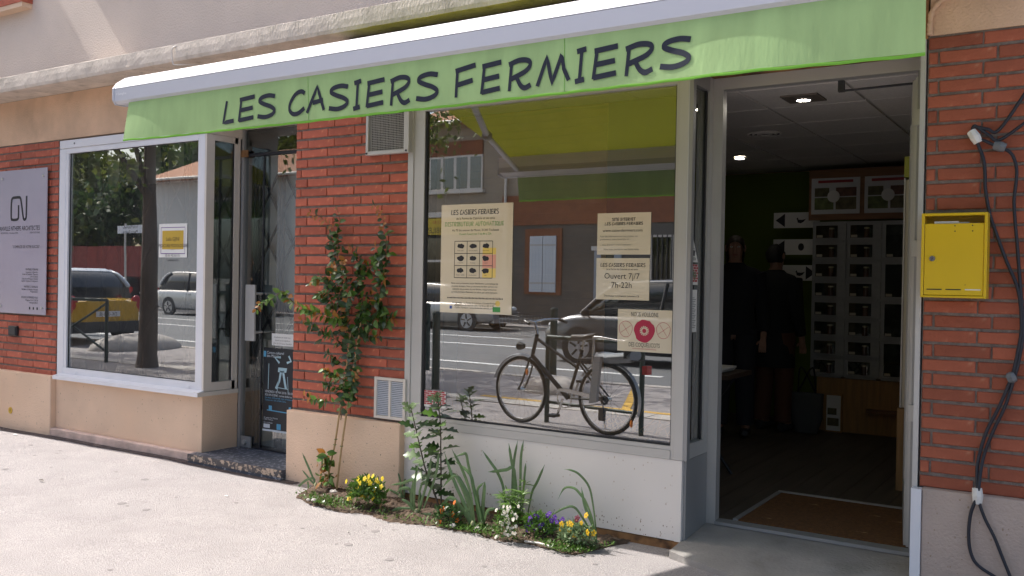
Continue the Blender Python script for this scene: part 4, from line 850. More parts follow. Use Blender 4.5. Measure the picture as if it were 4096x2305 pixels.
obj('frame', B(-2.10, -1.955, 3.985, 4.005, .102, .45), woodlt, lfm); s_ = obj('picture', B(-2.09, -1.966, 3.978, 3.984, .115, .435), whitep, lfm); obj('photo', B(-2.08, -2.0, 3.974, 3.977, .26, .32), MATS['photo_print'], s_); obj('photo', B(-2.08, -1.98, 3.974, 3.977, .16, .23), MATS['photo_print'], s_)

# ------------------------------------------------------------------ inside the office: folding scissor gate behind the glass
bp('office_floor', B(-7.72, -4.77, .37, 4.7, -.1, .07), plank); bp('office_ceiling', B(-7.72, -4.77, .37, 4.7, 2.62, 2.66), tilem)
bp('office_back_wall', B(-7.71, -4.78, 2.2, 2.25, .07, 2.61), mat('office_wall', (.16, .16, .15), .9)); bp('pelmet', B(-7.70, -5.78, .27, .30, 2.19, 2.61), mat('pelmet_beige', (.62, .54, .46), .8)); bp('pelmet', B(-5.70, -4.78, .45, .48, 2.36, 2.61), MATS['pelmet_beige']); bp('blind', B(-5.70, -4.78, .455, .475, .08, 2.359), mat('grey_blind', (.60, .59, .55), .9)); bp('curtain', B(-7.70, -5.78, .275, .295, .55, 2.189), mat('dark_curtain', (.05, .055, .06), .9))
gm = mat('gate_paint', (.035, .038, .045), .5, metal=.2)
def gate(xs, y, z0, z1, lab, ax='x'):
    t = thing('scissor_gate', lab, 'gate', (xs[0], y, z0)); F = (lambda a, yy, z: (a, yy, z)) if ax == 'x' else (lambda a, yy, z: (yy, a, z))
    for x in xs:
        for s_ in (-.022, .022):
            a, b_ = F(x+s_-.011, y-.012, z0), F(x+s_+.011, y+.012, z1); obj('upright', B(a[0], b_[0], a[1], b_[1], z0, z1), gm, t)
    for a, b_ in zip(xs[:-1], xs[1:]):
        for zc in (.45, 1.05, 1.65, 2.05):
            for s_ in (1, -1):
                obj('lattice_bar', MB().tube([F(a, y-.02*s_*.9, zc-.2*s_), F(b_, y-.02*s_*.9, zc+.2*s_)], .014, seg=4), gm, t)
    return t
gate([-7.35, -7.08, -6.81, -6.52, -6.22, -5.95], .20, .55, 2.52, 'dark folding scissor gate behind the office window glass')
gate([-5.62, -5.36, -5.10, -4.86], .405, .09, 2.56, 'dark folding scissor gate behind the office door glass')
# ------------------------------------------------------------------ planting along the wall
SZ = zoom(1100, 1600, .54348); VZ = zoom(1000, 800, .62063)
def leafm(name, col, tr=.3, rough=.45, rnd=.2): return mat(name, col, rough, var=.15, vscale=30, objrand=rnd, trans=tr)
g_dark = leafm('dark_leaf', (.040, .085, .024), rough=.32); g_mid = leafm('mid_green_leaf', (.09, .18, .03), rough=.32); g_strap = leafm('grey_green_strap_leaf', (.15, .24, .10), .3, .3); g_bright = leafm('bright_leaf', (.13, .24, .04)); bronze = leafm('bronze_young_leaf', (.38, .16, .03), .35); g_grey = leafm('grey_green_leaf', (.20, .28, .14), .3, .3)
stemm = mat('twig', (.20, .12, .06), .8, var=.2, vscale=20); stemd = mat('dark_stem', (.07, .05, .03), .7); bamboo = mat('bamboo_cane', (.45, .30, .14), .6, var=.2, vscale=10)
def soil_edge():
    pts = [PZ(*SZ(*q), .0) for q in ((100, 690), (300, 775), (500, 820), (720, 845), (830, 900), (1000, 915), (1250, 955), (1500, 1000), (1660, 1045), (1900, 1070), (2130, 1140), (2300, 1145), (2440, 1110))]
    return pts
ed = soil_edge(); exs = [p[0] for p in ed]; eys = [p[1] for p in ed]
NX, NY = 130, 14; sb = MB(); vs = []
x_a, x_b = exs[0]-.03, exs[-1]+.03
for i in range(NX):
    x = x_a+(x_b-x_a)*i/(NX-1); yf = np.interp(x, exs, eys)+.012*math.sin(x*23)+R.uniform(-.012, .012); yb = -.048 if x < -3.763 else -.001
    e_ = min(1, (x-x_a)/.12, (x_b-x)/.12); yf = yb-.04+(yf-yb+.04)*max(.0, e_)
    for j in range(NY):
        t = j/(NY-1); h = .032*math.sin(math.pi*min(1, t*1.0+.12))*max(.1, e_)+R.uniform(-.006, .008)*(1 if t < .95 else 0); vs.append((x, yb+(yf-yb)*t, max(h, .004) if t < .97 else -.006))
sb.add(vs, [(i*NY+j, i*NY+j+1, (i+1)*NY+j+1, (i+1)*NY+j) for i in range(NX-1) for j in range(NY-1)], False)
obj('soil_bed', sb, soilm, kind='structure')
def rock(c, r, lab, m=kerbm):
    t = thing('stone', lab, 'stone', tuple(c)); mb = MB(); rq = random.Random(int(c[0]*977)); n, k = 9, 6; vs = []
    for i in range(k+1):
        for j in range(n):
            a = math.pi*i/k; b_ = 2*math.pi*j/n; q = r*(1+rq.uniform(-.18, .18)); vs.append((c[0]+q*math.sin(a)*math.cos(b_)*1.2, c[1]+q*math.sin(a)*math.sin(b_), c[2]+q*.7*math.cos(a)))
    mb.add(vs, [(i*n+j, (i+1)*n+j, (i+1)*n+(j+1) % n, i*n+(j+1) % n) for i in range(k) for j in range(n)]); obj('lump', mb, m, t); obj('soil_crumb', MB().ball((c[0]+r*.8, c[1], c[2]-r*.4), r*.35, seg=6, rings=4), soilm, t)
for q, r_, l_ in (((345, 690), .034, 'brown earth clod at the foot of the climbing plant'), ((430, 690), .026, 'round grey stone beside the climbing plant stakes'), ((285, 742), .015, 'flat pale pebble left of the yellow violas'), ((245, 738), .012, 'small grey pebble at the left tip of the soil'), ((1310, 930), .016, 'brown pebble in front of the orange violas'), ((1490, 950), .014, 'pebble at the foot of the daffodil leaves'), ((2375, 1075), .012, 'pebble at the right end of the soil bed'), ((540, 975), .006, 'tiny stone lying on the pavement')):
    p_ = PZ(*SZ(*q), .02 if q[1] < 960 else .005); rock((p_[0], p_[1], p_[2]+r_*.3), r_, l_, soilm if 'clod' in l_ else kerbm)
mu = MB(); rq = random.Random(31)            # crumbs, dead leaves and bits of bark on the soil
for k in range(900):
    x = rq.uniform(x_a+.1, x_b-.05); yf = np.interp(x, exs, eys); y = rq.uniform(yf-.015, -.06); s_ = rq.uniform(.003, .010); a = rq.uniform(0, 6.3); z = .03 if y > yf+.04 else .014
    p_ = np.array([x, y, z+rq.uniform(0, .008)]); u_ = np.array([math.cos(a), math.sin(a), rq.uniform(-.4, .4)])*s_; w_ = np.array([-math.sin(a), math.cos(a), rq.uniform(-.4, .4)])*s_*.5
    mu.add([p_-u_, p_+w_, p_+u_, p_-w_+np.array([0, 0, -s_*.4])], [(0, 1, 2, 3)])
obj('soil_litter', mu, mat('soil_crumbs', (.13, .085, .05), .95, var=.5, vscale=40), label='dry crumbs and dead leaf bits covering the narrow soil bed', cat='litter', kind='stuff')

def mkleaf(outline, fold, curl, m, name='leaf'):        # leaf along +x, unit length, folded along its midrib
    k = len(outline); vs = []; 
    for x, w in outline: vs += [(x, -w, fold*w-curl*x*x), (x, 0, -curl*x*x), (x, w, fold*w-curl*x*x)]
    fs = []
    for i in range(k-1): fs += [(3*i, 3*i+1, 3*i+4, 3*i+3), (3*i+1, 3*i+2, 3*i+5, 3*i+4)]
    me = bpy.data.meshes.new(name); me.from_pydata(vs, [], fs); me.materials.append(m); me.polygons.foreach_set('use_smooth', [True]*len(fs)); return me
ov = [(0, .005), (.1, .12), (.3, .26), (.5, .29), (.7, .22), (.88, .10), (1, .0)]
lob = [(0, .02), (.12, .05), (.2, .22), (.27, .28), (.33, .12), (.42, .16), (.5, .36), (.6, .38), (.66, .16), (.74, .2), (.82, .26), (.88, .12), (1, .0)]
nar = [(0, .02), (.2, .055), (.5, .07), (.8, .045), (1, 0)]
LV = {(k, m.name): mkleaf(o, f, c, m) for k, o, f, c in (('ov', ov, .25, .18), ('lob', lob, .22, .25), ('nar', nar, .2, .45)) for m in (g_dark, g_mid, g_bright, bronze, g_grey)}
def leaf(par, kind, m, pos, d, nrm, size):
    d = np.array(d, float); d /= np.linalg.norm(d)+1e-9; n = np.array(nrm, float); n = n-d*(n@d); n /= np.linalg.norm(n)+1e-9; y_ = np.cross(n, d)
    o = bpy.data.objects.new('leaf', LV[(kind, m.name)]); COL.objects.link(o); o.parent = par; w = WLOC[par.name]
    M = Matrix(((d[0], y_[0], n[0], 0), (d[1], y_[1], n[1], 0), (d[2], y_[2], n[2], 0), (0, 0, 0, 1)))
    o.rotation_euler = M.to_euler(); o.location = (pos[0]-w[0], pos[1]-w[1], pos[2]-w[2]); o.scale = (size, size, size); return o
rv = random.Random(77)
def rnd(a): return np.array([rv.uniform(-a, a) for _ in range(3)])
# --- climbing plant on two canes
b0 = PZ(*SZ(375, 655), .03)
vine = thing('climbing_plant', 'honeysuckle climbing two canes on the middle brick pier with bronze young shoots', 'climbing plant', (b0[0], b0[1], 0))
WALL = -.05
def yv(z): return -.155+.10*min(1, max(0, z)/.9)       # the canes lean back to the wall
def vp(q, off=0.): 
    p = PY(*VZ(*q), -.07); y = yv(p[2])+off; return PY(*VZ(*q), y)
def sp_(q): p = PY(*SZ(*q), -.12); return PY(*SZ(*q), yv(p[2]))
canes = [[sp_((370, 655)), sp_((440, 330)), sp_((480, 60)), vp((600, 1250)), vp((640, 950)), vp((655, 800))], [sp_((452, 665)), sp_((490, 340)), sp_((530, 70)), vp((640, 1250)), vp((690, 950)), vp((720, 760))]]
for c in canes: obj('cane', MB().tube(c, .0065, seg=7), bamboo, vine)
for q in ((440, 330), (490, 340), (448, 290)): a = sp_(q); obj('tie', MB().ring(a, .010, .002, (0, 0, 1), 10, 5), g_mid, vine)
stems = [([(585, 1420), (603, 1250), (622, 1100), (640, 950), (650, 850), (600, 700), (565, 560), (552, 420), (540, 300), (545, 200), (490, 140), (400, 75)], 0, 1.0, .045),
 ([(615, 1400), (640, 1250), (670, 1100), (690, 950), (720, 800), (770, 660), (850, 560), (862, 480), (880, 330), (870, 200), (850, 100), (800, 30)], 0, .9, .045),
 ([(640, 900), (600, 800), (540, 700), (500, 600), (530, 480), (560, 380)], -.03, 1.3, .048), ([(650, 860), (620, 720), (640, 600), (600, 480), (610, 390)], -.05, 1.1, .046),
 ([(720, 800), (740, 700), (700, 560), (720, 430), (690, 340), (645, 295)], -.02, 1.0, .045), ([(720, 470), (790, 430), (850, 380), (810, 310)], -.01, 1.2, .045),
 ([(560, 380), (570, 250), (560, 200), (580, 140), (560, 50)], 0, .7, .035), ([(640, 760), (560, 760), (470, 735), (380, 710), (300, 680)], -.09, 1.2, .05), ([(300, 680), (260, 640), (215, 590), (140, 640), (85, 665), (45, 705)], -.13, .8, .04),
 ([(620, 940), (520, 880), (430, 820), (345, 770)], -.04, 1.2, .042), ([(600, 1060), (545, 1020), (490, 990)], -.04, 1.4, .038), ([(600, 1160), (540, 1120), (485, 1090)], -.06, 1.6, .042), ([(610, 1290), (540, 1305), (460, 1285), (355, 1270)], -.08, 1.2, .038),
 ([(600, 1230), (540, 1200), (470, 1175)], -.03, 1.3, .036), ([(720, 800), (800, 770), (870, 775), (935, 760)], -.02, 1.3, .05), ([(720, 850), (775, 870), (840, 880)], -.02, 1.3, .05), ([(640, 1330), (655, 1290), (650, 1230), (690, 1100)], -.02, 1.4, .042), ([(520, 520), (460, 500), (400, 540)], -.07, 1.4, .04), ([(540, 620), (480, 600), (440, 620)], -.06, 1.4, .042), ([(800, 650), (840, 660), (860, 720), (855, 760)], -.01, 1.2, .05)]
cand = []
for pts, off, dens, size in stems:
    n = len(pts); P = smoothline([vp(q, (off*2.3 if off < -.025 else off)*min(1, (i+.3)/max(1, n-1))) for i, q in enumerate(pts)], 8)
    obj('stem', MB().tube(P, [.0035*(1-.65*i/len(P)) for i in range(len(P))], seg=5), stemm, vine)
    acc = 0; side = 1; sw = size*1.32
    for i in range(1, len(P)):
        seg = P[i]-P[i-1]; acc += np.linalg.norm(seg); f_ = i/len(P); bare = P[i][2] < .62
        if acc > (.024 if not bare else .06)/dens:
            acc = 0; t = seg/(np.linalg.norm(seg)+1e-9); tip = f_ > .80
            for s_ in (side, -side, 0):
                if s_ == 0 and (tip or bare or rv.random() < .45): continue
                ax = np.cross(t, [0, -1, 0]); ax /= np.linalg.norm(ax)+1e-9
                d = ax*s_*.8+t*.4+np.array([0, -.25, -.30])+rnd(.35); nr = np.array([-.25, -1.0, .35])+rnd(.4)
                m_ = bronze if (tip and rv.random() < .6) or (off < -.04 and rv.random() < .18) else (g_bright if (off < -.05 and rv.random() < .75) else (g_mid if rv.random() < .35 else g_dark))  # stems off the wall get brighter leaves, sunlight put into their colour
                cand.append((m_, P[i]+rnd(.006)+np.array([0, -.012*rv.random(), 0]), d, nr, sw*rv.uniform(.75, 1.25)*(.7 if tip else 1)))
            side = -side
for k in range(145):                         # denser heart of the plant and the tuft at its foot
    if k < 95: q = (rv.gauss(600, 80) if k < 65 else rv.gauss(830, 40), rv.uniform(330, 930) if k < 65 else rv.uniform(300, 780)); p_ = vp(q, -rv.uniform(.0, .05))
    else: q = (rv.gauss(395, 28), rv.uniform(380, 600)); p_ = sp_(q)+np.array([0, -rv.uniform(0, .05), 0])
    cand.append((g_dark if k < 70 else (g_mid if rv.random() < .7 else bronze), p_, rnd(1)+np.array([0, -.3, -.3]), np.array([-.25, -1, .4])+rnd(.45), rv.uniform(.045, .070)))
nl = len(cand); rv.shuffle(cand); cand.sort(key=lambda c: c[1][1])
rest = {}
for i, (m_, p_, d, nr, s_) in enumerate(cand):
    if i < 290: leaf(vine, 'ov', m_, p_, d, nr, s_); continue
    d = np.array(d)/np.linalg.norm(d); n_ = nr-d*(nr@d); n_ /= np.linalg.norm(n_)+1e-9; y_ = np.cross(n_, d); me = LV[('ov', m_.name)]; mb = rest.setdefault(m_.name, MB())
    mb.add([p_+s_*(v.co.x*d+v.co.y*y_+v.co.z*n_) for v in me.vertices], [tuple(f.vertices) for f in me.polygons], True)
for k_, mb in rest.items(): obj('foliage', mb, MATS[k_], vine, kind='stuff')
# --- strap-leaved clumps (daffodil leaves after flowering)
def strap(par, pts, y0, y1, w, m=g_strap):
    P = smoothline([PY(*SZ(*q), y0+(y1-y0)*i/(len(pts)-1)) for i, q in enumerate(pts)], 5); n = len(P); vs = []
    ph = rv.uniform(-.5, .5)
    for i in range(n):
        t = P[min(i+1, n-1)]-P[max(i-1, 0)]; t /= np.linalg.norm(t)+1e-9; nr = np.array([ph+.9*(i/n-.3), -1, .25]); b_ = np.cross(t, nr); b_ /= np.linalg.norm(b_)+1e-9; nn = np.cross(b_, t)
        ww = w*(.75+.35*math.sin(math.pi*min(1, i/n*1.1+.05)))*(1 if i < n*.85 else max(.08, (n-1-i)/(n*.15)))
        vs += [P[i]-b_*ww/2-nn*.0015, P[i]+nn*.001, P[i]+b_*ww/2-nn*.0015]
    fs = []
    for i in range(n-1): fs += [(3*i, 3*i+1, 3*i+4, 3*i+3), (3*i+1, 3*i+2, 3*i+5, 3*i+4)]
    obj('leaf', MB().add(vs, fs, True), m, par)
clumps = [
 ('daffodil clump left of the climbing plant, with one leaf arching left', (300, 640), [[(300, 630), (265, 540), (235, 470), (200, 388)], [(325, 620), (345, 500), (350, 350)], [(290, 640), (285, 580), (230, 590), (170, 640), (115, 690)], [(235, 690), (245, 640), (240, 600)], [(310, 640), (260, 590), (200, 515)], [(400, 640), (390, 520), (380, 430)]], .010),
 ('thin daffodil clump against the plinth right of the yellow violas', (935, 720), [[(940, 720), (900, 600), (850, 500), (770, 390)], [(930, 720), (925, 620), (905, 535)], [(945, 720), (880, 680), (830, 655)], [(950, 720), (950, 620), (960, 580)]], .011),
 ('daffodil clump in front of the lobed chrysanthemum stems', (1040, 835), [[(1040, 835), (1010, 720), (985, 655), (930, 655), (885, 690)], [(1050, 835), (1060, 700), (1080, 620), (1110, 600)], [(1030, 835), (1000, 720), (1020, 640)], [(1060, 835), (1075, 740), (1060, 660)], [(1000, 800), (1010, 660), (1020, 588), (930, 615), (845, 628)], [(1020, 800), (900, 800), (830, 850), (775, 890)], [(1150, 840), (1000, 850), (900, 880), (820, 925)], [(1035, 835), (980, 760), (930, 730)], [(1020, 800), (1030, 600), (1050, 480)], [(1060, 800), (1120, 600), (1150, 420)], [(1090, 800), (1180, 560), (1205, 390)]], .0125),
 ('tall daffodil clump with leaves bent over, left of the two', (1455, 925), [[(1460, 925), (1430, 800), (1390, 680), (1350, 590), (1320, 560), (1270, 600), (1230, 650)], [(1465, 925), (1450, 820), (1420, 700), (1370, 600), (1340, 545)], [(1450, 920), (1400, 780), (1340, 650), (1290, 520), (1245, 380)], [(1440, 920), (1400, 800), (1360, 700)], [(1455, 790), (1380, 830), (1290, 890), (1210, 950), (1120, 985), (1020, 920)], [(1455, 925), (1440, 800), (1400, 660), (1340, 600)], [(1445, 925), (1360, 780), (1290, 720), (1220, 790)], [(1470, 925), (1440, 700), (1380, 520), (1300, 360)]], .0135),
 ('daffodil clump with one leaf folded over at the top, right of the two', (1520, 920), [[(1520, 925), (1500, 800), (1470, 680), (1440, 560), (1420, 470), (1405, 400), (1375, 400), (1300, 430)], [(1525, 920), (1530, 780), (1545, 600)], [(1515, 920), (1490, 780), (1460, 640), (1430, 540), (1310, 440)], [(1530, 915), (1500, 760), (1490, 660), (1540, 605)], [(1510, 925), (1500, 850), (1480, 780)], [(1535, 925), (1560, 820), (1620, 800)]], .0135),
 ('upright daffodil clump with the tallest leaves behind the feathery plant', (1780, 830), [[(1700, 830), (1680, 650), (1640, 540), (1580, 450), (1525, 370)], [(1740, 830), (1750, 560), (1760, 440), (1787, 295)], [(1790, 830), (1770, 600), (1740, 450), (1720, 318)], [(1800, 830), (1805, 590), (1810, 420), (1830, 292)], [(1820, 830), (1830, 620), (1845, 465)], [(1860, 830), (1890, 680), (1930, 600), (1985, 475)], [(1760, 830), (1760, 520), (1700, 515), (1630, 525), (1565, 530)], [(1750, 860), (1730, 960), (1690, 1075)], [(1700, 960), (1640, 890), (1550, 825)]], .0125),
 ('daffodil clump arching left at the right end of the soil bed', (2365, 1065), [[(2365, 1065), (2360, 950), (2340, 780), (2310, 640), (2240, 550), (2180, 518), (2125, 510)], [(2360, 1065), (2340, 900), (2290, 760), (2250, 700), (2200, 650), (2130, 650), (2080, 735)], [(2365, 1060), (2340, 930), (2280, 780), (2255, 640)], [(2345, 1000), (2270, 880), (2200, 790), (2120, 800), (2020, 860)], [(2350, 1000), (2280, 930), (2180, 930), (2050, 960), (1950, 1030)], [(2230, 1100), (2215, 1050), (2205, 1010)]], .0105)]
for lab, base, lv, w in clumps:
    b_ = PZ(*SZ(*base), .02); b_[1] = min(b_[1], -.10 if b_[0] < -3.76 else -.055); t = thing('daffodil_clump', lab, 'plant', (b_[0], b_[1], 0), group='daffodil leaf clumps in the soil bed')
    for L in lv: strap(t, L, b_[1]+rv.uniform(-.01, .01), b_[1]+rv.uniform(-.05, .02), w*1.35*rv.uniform(.85, 1.15))
    obj('leaf_base', MB().ball((b_[0], b_[1], .02), .016, .012, .03, 8, 6), mat('pale_leaf_base', (.30, .30, .16), .7) if 'pale_leaf_base' not in MATS else MATS['pale_leaf_base'], t)
# --- two lobed-leaved chrysanthemum stems
for lab, pts, off in (('chrysanthemum stem leaning left with grey-green lobed leaves', [(1212, 800), (1150, 620), (1110, 520), (1075, 380), (1040, 230), (1010, 100), (1000, 50)], -.03), ('upright chrysanthemum stem with dark lobed leaves near the shop window', [(1222, 780), (1222, 600), (1220, 400), (1218, 200), (1205, 50), (1190, -40)], .0)):
    y = -.15+3*off; P = smoothline([PY(*SZ(*q), y) for q in pts], 8); t = thing('chrysanthemum', lab, 'plant', (P[0][0], y, 0), group='lobed chrysanthemum stems')
    obj('stem', MB().tube(P, [.0055*(1-.6*i/len(P)) for i in range(len(P))], seg=6), stemd, t); L = len(P)
    N = 30
    for k in range(N):
        f_ = .12+.88*k/N; p_ = P[min(L-1, int(f_*(L-1)))]; a = k*2.4; d = np.array([math.cos(a), .75*math.sin(a)-.15, .35 if f_ < .85 else .9])+rnd(.2)
        leaf(t, 'lob', g_grey if (off < 0 and rv.random() < .5) or f_ > .85 else (g_mid if rv.random() < .5 else g_dark), p_, d, np.array([-.35*d[0], -.45, 1.0])+rnd(.3), rv.uniform(.085, .125)*(1.0 if f_ < .8 else .7))
# --- violas and other small flowers
def petals(name, colp, colc, n=5, r=1.0):
    mp = mat(name+'_petal', colp, .6, objrand=.12, trans=.25); mc = mat(name+'_eye', colc, .6); vs = []; fs = []; mi = []
    for k in range(n):
        a = 2*math.pi*k/n+.3; c, s_ = math.cos(a), math.sin(a); o = len(vs)
        for u_, v_, z in ((.08, 0, 0), (.45, -.42, .08), (.95, -.30, .02), (1.0, .0, -.02), (.95, .30, .02), (.45, .42, .08)): vs.append(((u_*c-v_*s_)*r, (u_*s_+v_*c)*r, z+.15*u_*0))
        fs.append(tuple(range(o, o+6))); mi.append(0)
    o = len(vs); vs += [(.2*math.cos(q), .2*math.sin(q), .1) for q in (0, 1.57, 3.14, 4.71)]; fs.append((o, o+1, o+2, o+3)); mi.append(1)
    me = bpy.data.meshes.new('flower'); me.from_pydata(vs, [], fs); me.materials.append(mp); me.materials.append(mc); me.polygons.foreach_set('material_index', mi); return me
FM = {'y': petals('yellow_viola', (.80, .62, .03), (.75, .38, .0)), 'o': petals('orange_viola', (.75, .18, .02), (.20, .03, .0)), 'w': petals('white_flower', (.80, .76, .66), (.70, .45, .10)), 'p': petals('purple_viola', (.13, .04, .36), (.45, .30, .35)), 'm': petals('maroon_viola', (.14, .01, .03), (.7, .45, .05)), 'g': petals('golden_viola', (.80, .50, .02), (.25, .03, .01))}
def clump(nm, lab, base, ctr, rx, rz, flowers, kinds, n_leaf, lsize, lm, fsize, extra=()):
    b_ = PZ(*SZ(*base), .02); b_[1] = min(b_[1], -.11); t = thing(nm, lab, 'flowers', (b_[0], b_[1], 0)); mb = MB(); c = PY(*SZ(*ctr), b_[1]); sx, sz = rx*1.2*.54348*.00134, rz*1.15*.54348*.00134
    for k in range(int(n_leaf*1.7)):
        a, q, rr = rv.uniform(0, 6.28), math.acos(rv.uniform(-.6, 1)), rv.random()**.4; p_ = c+np.array([sx*rr*math.sin(q)*math.cos(a), -.05*rr*abs(math.sin(q))*1.2*math.sin(a)-.01, sz*rr*math.cos(q)])
        p_[2] = max(p_[2], .015); d = rnd(1)+np.array([0, -.3, .4]); d /= np.linalg.norm(d); w_ = np.cross(d, rnd(1)); w_ /= np.linalg.norm(w_)+1e-9; s_ = 1.25*lsize*rv.uniform(.6, 1.3)
        mb.add([p_, p_+d*s_*.5+w_*s_*.2, p_+d*s_, p_+d*s_*.5-w_*s_*.2], [(0, 1, 2, 3)])
    obj('foliage', mb, lm, t, kind='stuff')
    for k, q in enumerate(flowers):
        p_ = PY(*SZ(*q), b_[1]-rv.uniform(.015, .06)); o = bpy.data.objects.new('flower', FM[kinds[k % len(kinds)]]); COL.objects.link(o); o.parent = t
        nr = Vector((rv.uniform(-.6, .2), -1, rv.uniform(-.1, .8))).normalized(); o.rotation_euler = nr.to_track_quat('Z', 'Y').to_euler(); o.location = (p_[0]-b_[0], p_[1]-b_[1], p_[2]); s_ = fsize*1.28*rv.uniform(.8, 1.15); o.scale = (s_, s_, s_)
    return t
clump('viola_clump', 'mound of yellow violas right of the climbing plant', (680, 780), (690, 680), 170, 120, [(525, 600), (545, 725), (560, 720), (612, 580), (625, 610), (660, 580), (690, 565), (720, 560), (745, 590), (790, 580), (640, 660), (660, 650), (690, 640), (700, 610), (730, 660), (735, 695), (650, 715), (670, 710), (635, 705), (680, 600), (760, 610), (700, 680), (610, 640), (555, 690), (720, 720), (780, 640)], 'y', 620, .026, g_mid, .0135)
clump('viola_clump', 'small orange violas under the daffodil leaves', (1280, 900), (1280, 840), 110, 70, [(1215, 890), (1340, 887), (1308, 842), (1225, 820), (1250, 830), (1240, 800), (1320, 755)], 'o', 300, .020, g_dark, .0125)
clump('white_flower_clump', 'dense white flowers in front of the feathery plant', (1710, 1010), (1710, 910), 85, 120, [(rv.gauss(1712, 42), rv.uniform(780, 1015)) for _ in range(44)], 'w', 280, .018, g_mid, .0085)
clump('viola_clump', 'purple violas between the white and the yellow flowers', (1960, 990), (1960, 920), 130, 90, [(1880, 870), (1870, 890), (1900, 900), (1910, 850), (1855, 955), (1910, 945), (1885, 920), (1970, 915), (2000, 950), (2005, 850), (2035, 890), (2060, 865), (2110, 890), (2120, 880), (1990, 960), (1930, 860), (2020, 835), (1850, 930), (1950, 930), (2075, 900)], 'p', 420, .022, g_mid, .012)
clump('viola_clump', 'yellow and maroon violas at the right end of the soil bed', (2240, 1060), (2230, 990), 130, 90, [(2110, 915), (2165, 910), (2220, 885), (2255, 905), (2290, 850), (2165, 960), (2210, 995), (2250, 970), (2300, 975), (2245, 1010), (2345, 980), (2180, 915), (2225, 870), (2280, 1000), (2100, 955)], 'ggmgg', 520, .020, g_grey, .0125)
# --- feathery narrow-leaved plant
b_ = PZ(*SZ(1795, 930), .02); t = thing('feathery_plant', 'bright green plant with narrow curling leaves behind the white flowers', 'plant', (b_[0], b_[1], 0))
for k in range(9):
    a = rv.uniform(-.2, .2); tip = PY(*SZ(rv.uniform(1660, 1900), rv.uniform(590, 760)), b_[1]+rv.uniform(-.03, .03)); P = smoothline([b_+np.array([rv.uniform(-.02, .02), 0, 0]), b_*.5+tip*.5+rnd(.008), tip], 6); obj('stem', MB().tube(P, .002, seg=5), g_bright, t)
    for i in range(2, len(P)):
        for j in range(2): leaf(t, 'nar', g_bright, P[i], np.array([rv.uniform(-1, 1), rv.uniform(-.8, .3), .35]), np.array([0, -.5, 1])+rnd(.3), rv.uniform(.045, .075))
# --- low weeds and creeping leaves along the front edge of the bed
wd = MB()
for k in range(2600):
    x = rv.choice([rv.uniform(x_a+.2, x_b-.1), rv.gauss(-4.08, .12), rv.gauss(-2.35, .10), rv.gauss(-3.0, .12)])
    if not x_a+.05 < x < x_b-.03: continue
    yf = np.interp(x, exs, eys); p_ = np.array([x, rv.uniform(yf-.015, yf+.16), .016]); d = rnd(1); d[2] = abs(d[2])*.8+.15; d /= np.linalg.norm(d); w_ = np.cross(d, [0, 0, 1.]); s_ = rv.uniform(.012, .036); p_[1] = min(p_[1], -.055)
    wd.add([p_, p_+d*s_*.5+w_*s_*.22, p_+d*s_, p_+d*s_*.5-w_*s_*.22], [(0, 1, 2, 3)])
obj('weeds', wd, g_mid, label='low creeping weeds along the front edge of the soil bed', cat='weeds', kind='stuff')
for q, l_ in (((780, 680), 'cut bamboo stub beside the yellow violas'), ((1010, 630), 'pale cut stalk between the daffodil leaves')):
    a, b_ = PY(*SZ(*q), -.2), PZ(*SZ(q[0]-5, q[1]+125), .01); a = PY(*SZ(*q), b_[1]); tq = thing('stake', l_, 'stake', tuple(b_)); obj('shaft', MB().tube([b_, a], .006, seg=7), bamboo, tq); obj('cut_end', MB().ball(a, .0062, seg=7, rings=4), creampvc, tq)
tw = thing('dry_stalk', 'long pale dry stalk lying in front of the purple violas', 'stalk', tuple(PZ(*SZ(1840, 1040), .015))); a, b_ = PZ(*SZ(1840, 1040), .015), PZ(*SZ(2045, 1085), .015); obj('shaft', MB().tube([a, a*.5+b_*.5+np.array([0, 0, .006]), b_], .006, seg=7), creampvc, tw); obj('frayed_end', MB().tube([b_, b_+np.array([.02, -.005, .004])], [.005, .001], seg=5), woodlt, tw)
for q, l_, s_ in (((59, 1739), 'white paper scrap on the pavement at the far left', .035), ((905, 1985), 'pale leaf scrap on the pavement before the step', .018), ((165, 1922), 'dark twig lying on the pavement at left', .03)):
    p_ = PZ(*q, .004); tq = thing('scrap', l_, 'litter', tuple(p_)); obj('flake', MB().add([(p_[0]-s_, p_[1], .004), (p_[0], p_[1]-s_*.3, .006), (p_[0]+s_, p_[1]+s_*.1, .005), (p_[0], p_[1]+s_*.35, .009)], [(0, 1, 2, 3)]), whitep if 'twig' not in l_ else stemd, tq); obj('curled_edge', MB().tube([(p_[0]-s_, p_[1], .005), (p_[0], p_[1]+s_*.35, .010)], .0012, seg=4), whitep if 'twig' not in l_ else stemd, tq)
# ------------------------------------------------------------------ the street behind the camera (it shows in the glass)
Z5 = zoom(1600, 300, .6897); Z6 = zoom(1600, 1000, .6208); Z7 = zoom(200, 900, .4137)
HY = -21.6
w_beige = mat('far_beige_wall', (.34, .28, .21), .9, var=.1, vscale=.8, bump=.3, bscale=20); w_grey = mat('far_grey_wall', (.12, .108, .093), .9, var=.1, vscale=.8); w_white = mat('far_white_wall', (.62, .60, .56), .9, var=.06, vscale=.6); w_pink = mat('far_pink_wall', (.48, .28, .24), .9, var=.1, vscale=1)
orng = mat('far_orange_brick', (.24, .085, .04), .85, var=.15, vscale=4); shut = mat('shutter_white', (.62, .66, .70), .6); tile = mat('far_roof_tile', (.38, .18, .10), .9, var=.2, vscale=5, stretch=(6, 1, 1)); hglass = glass('house_glass', .12, (.25, .27, .28), 0); dgrey = mat('door_blue_grey', (.30, .34, .38), .6); dkin = mat('dark_room', (.02, .02, .022), .8)
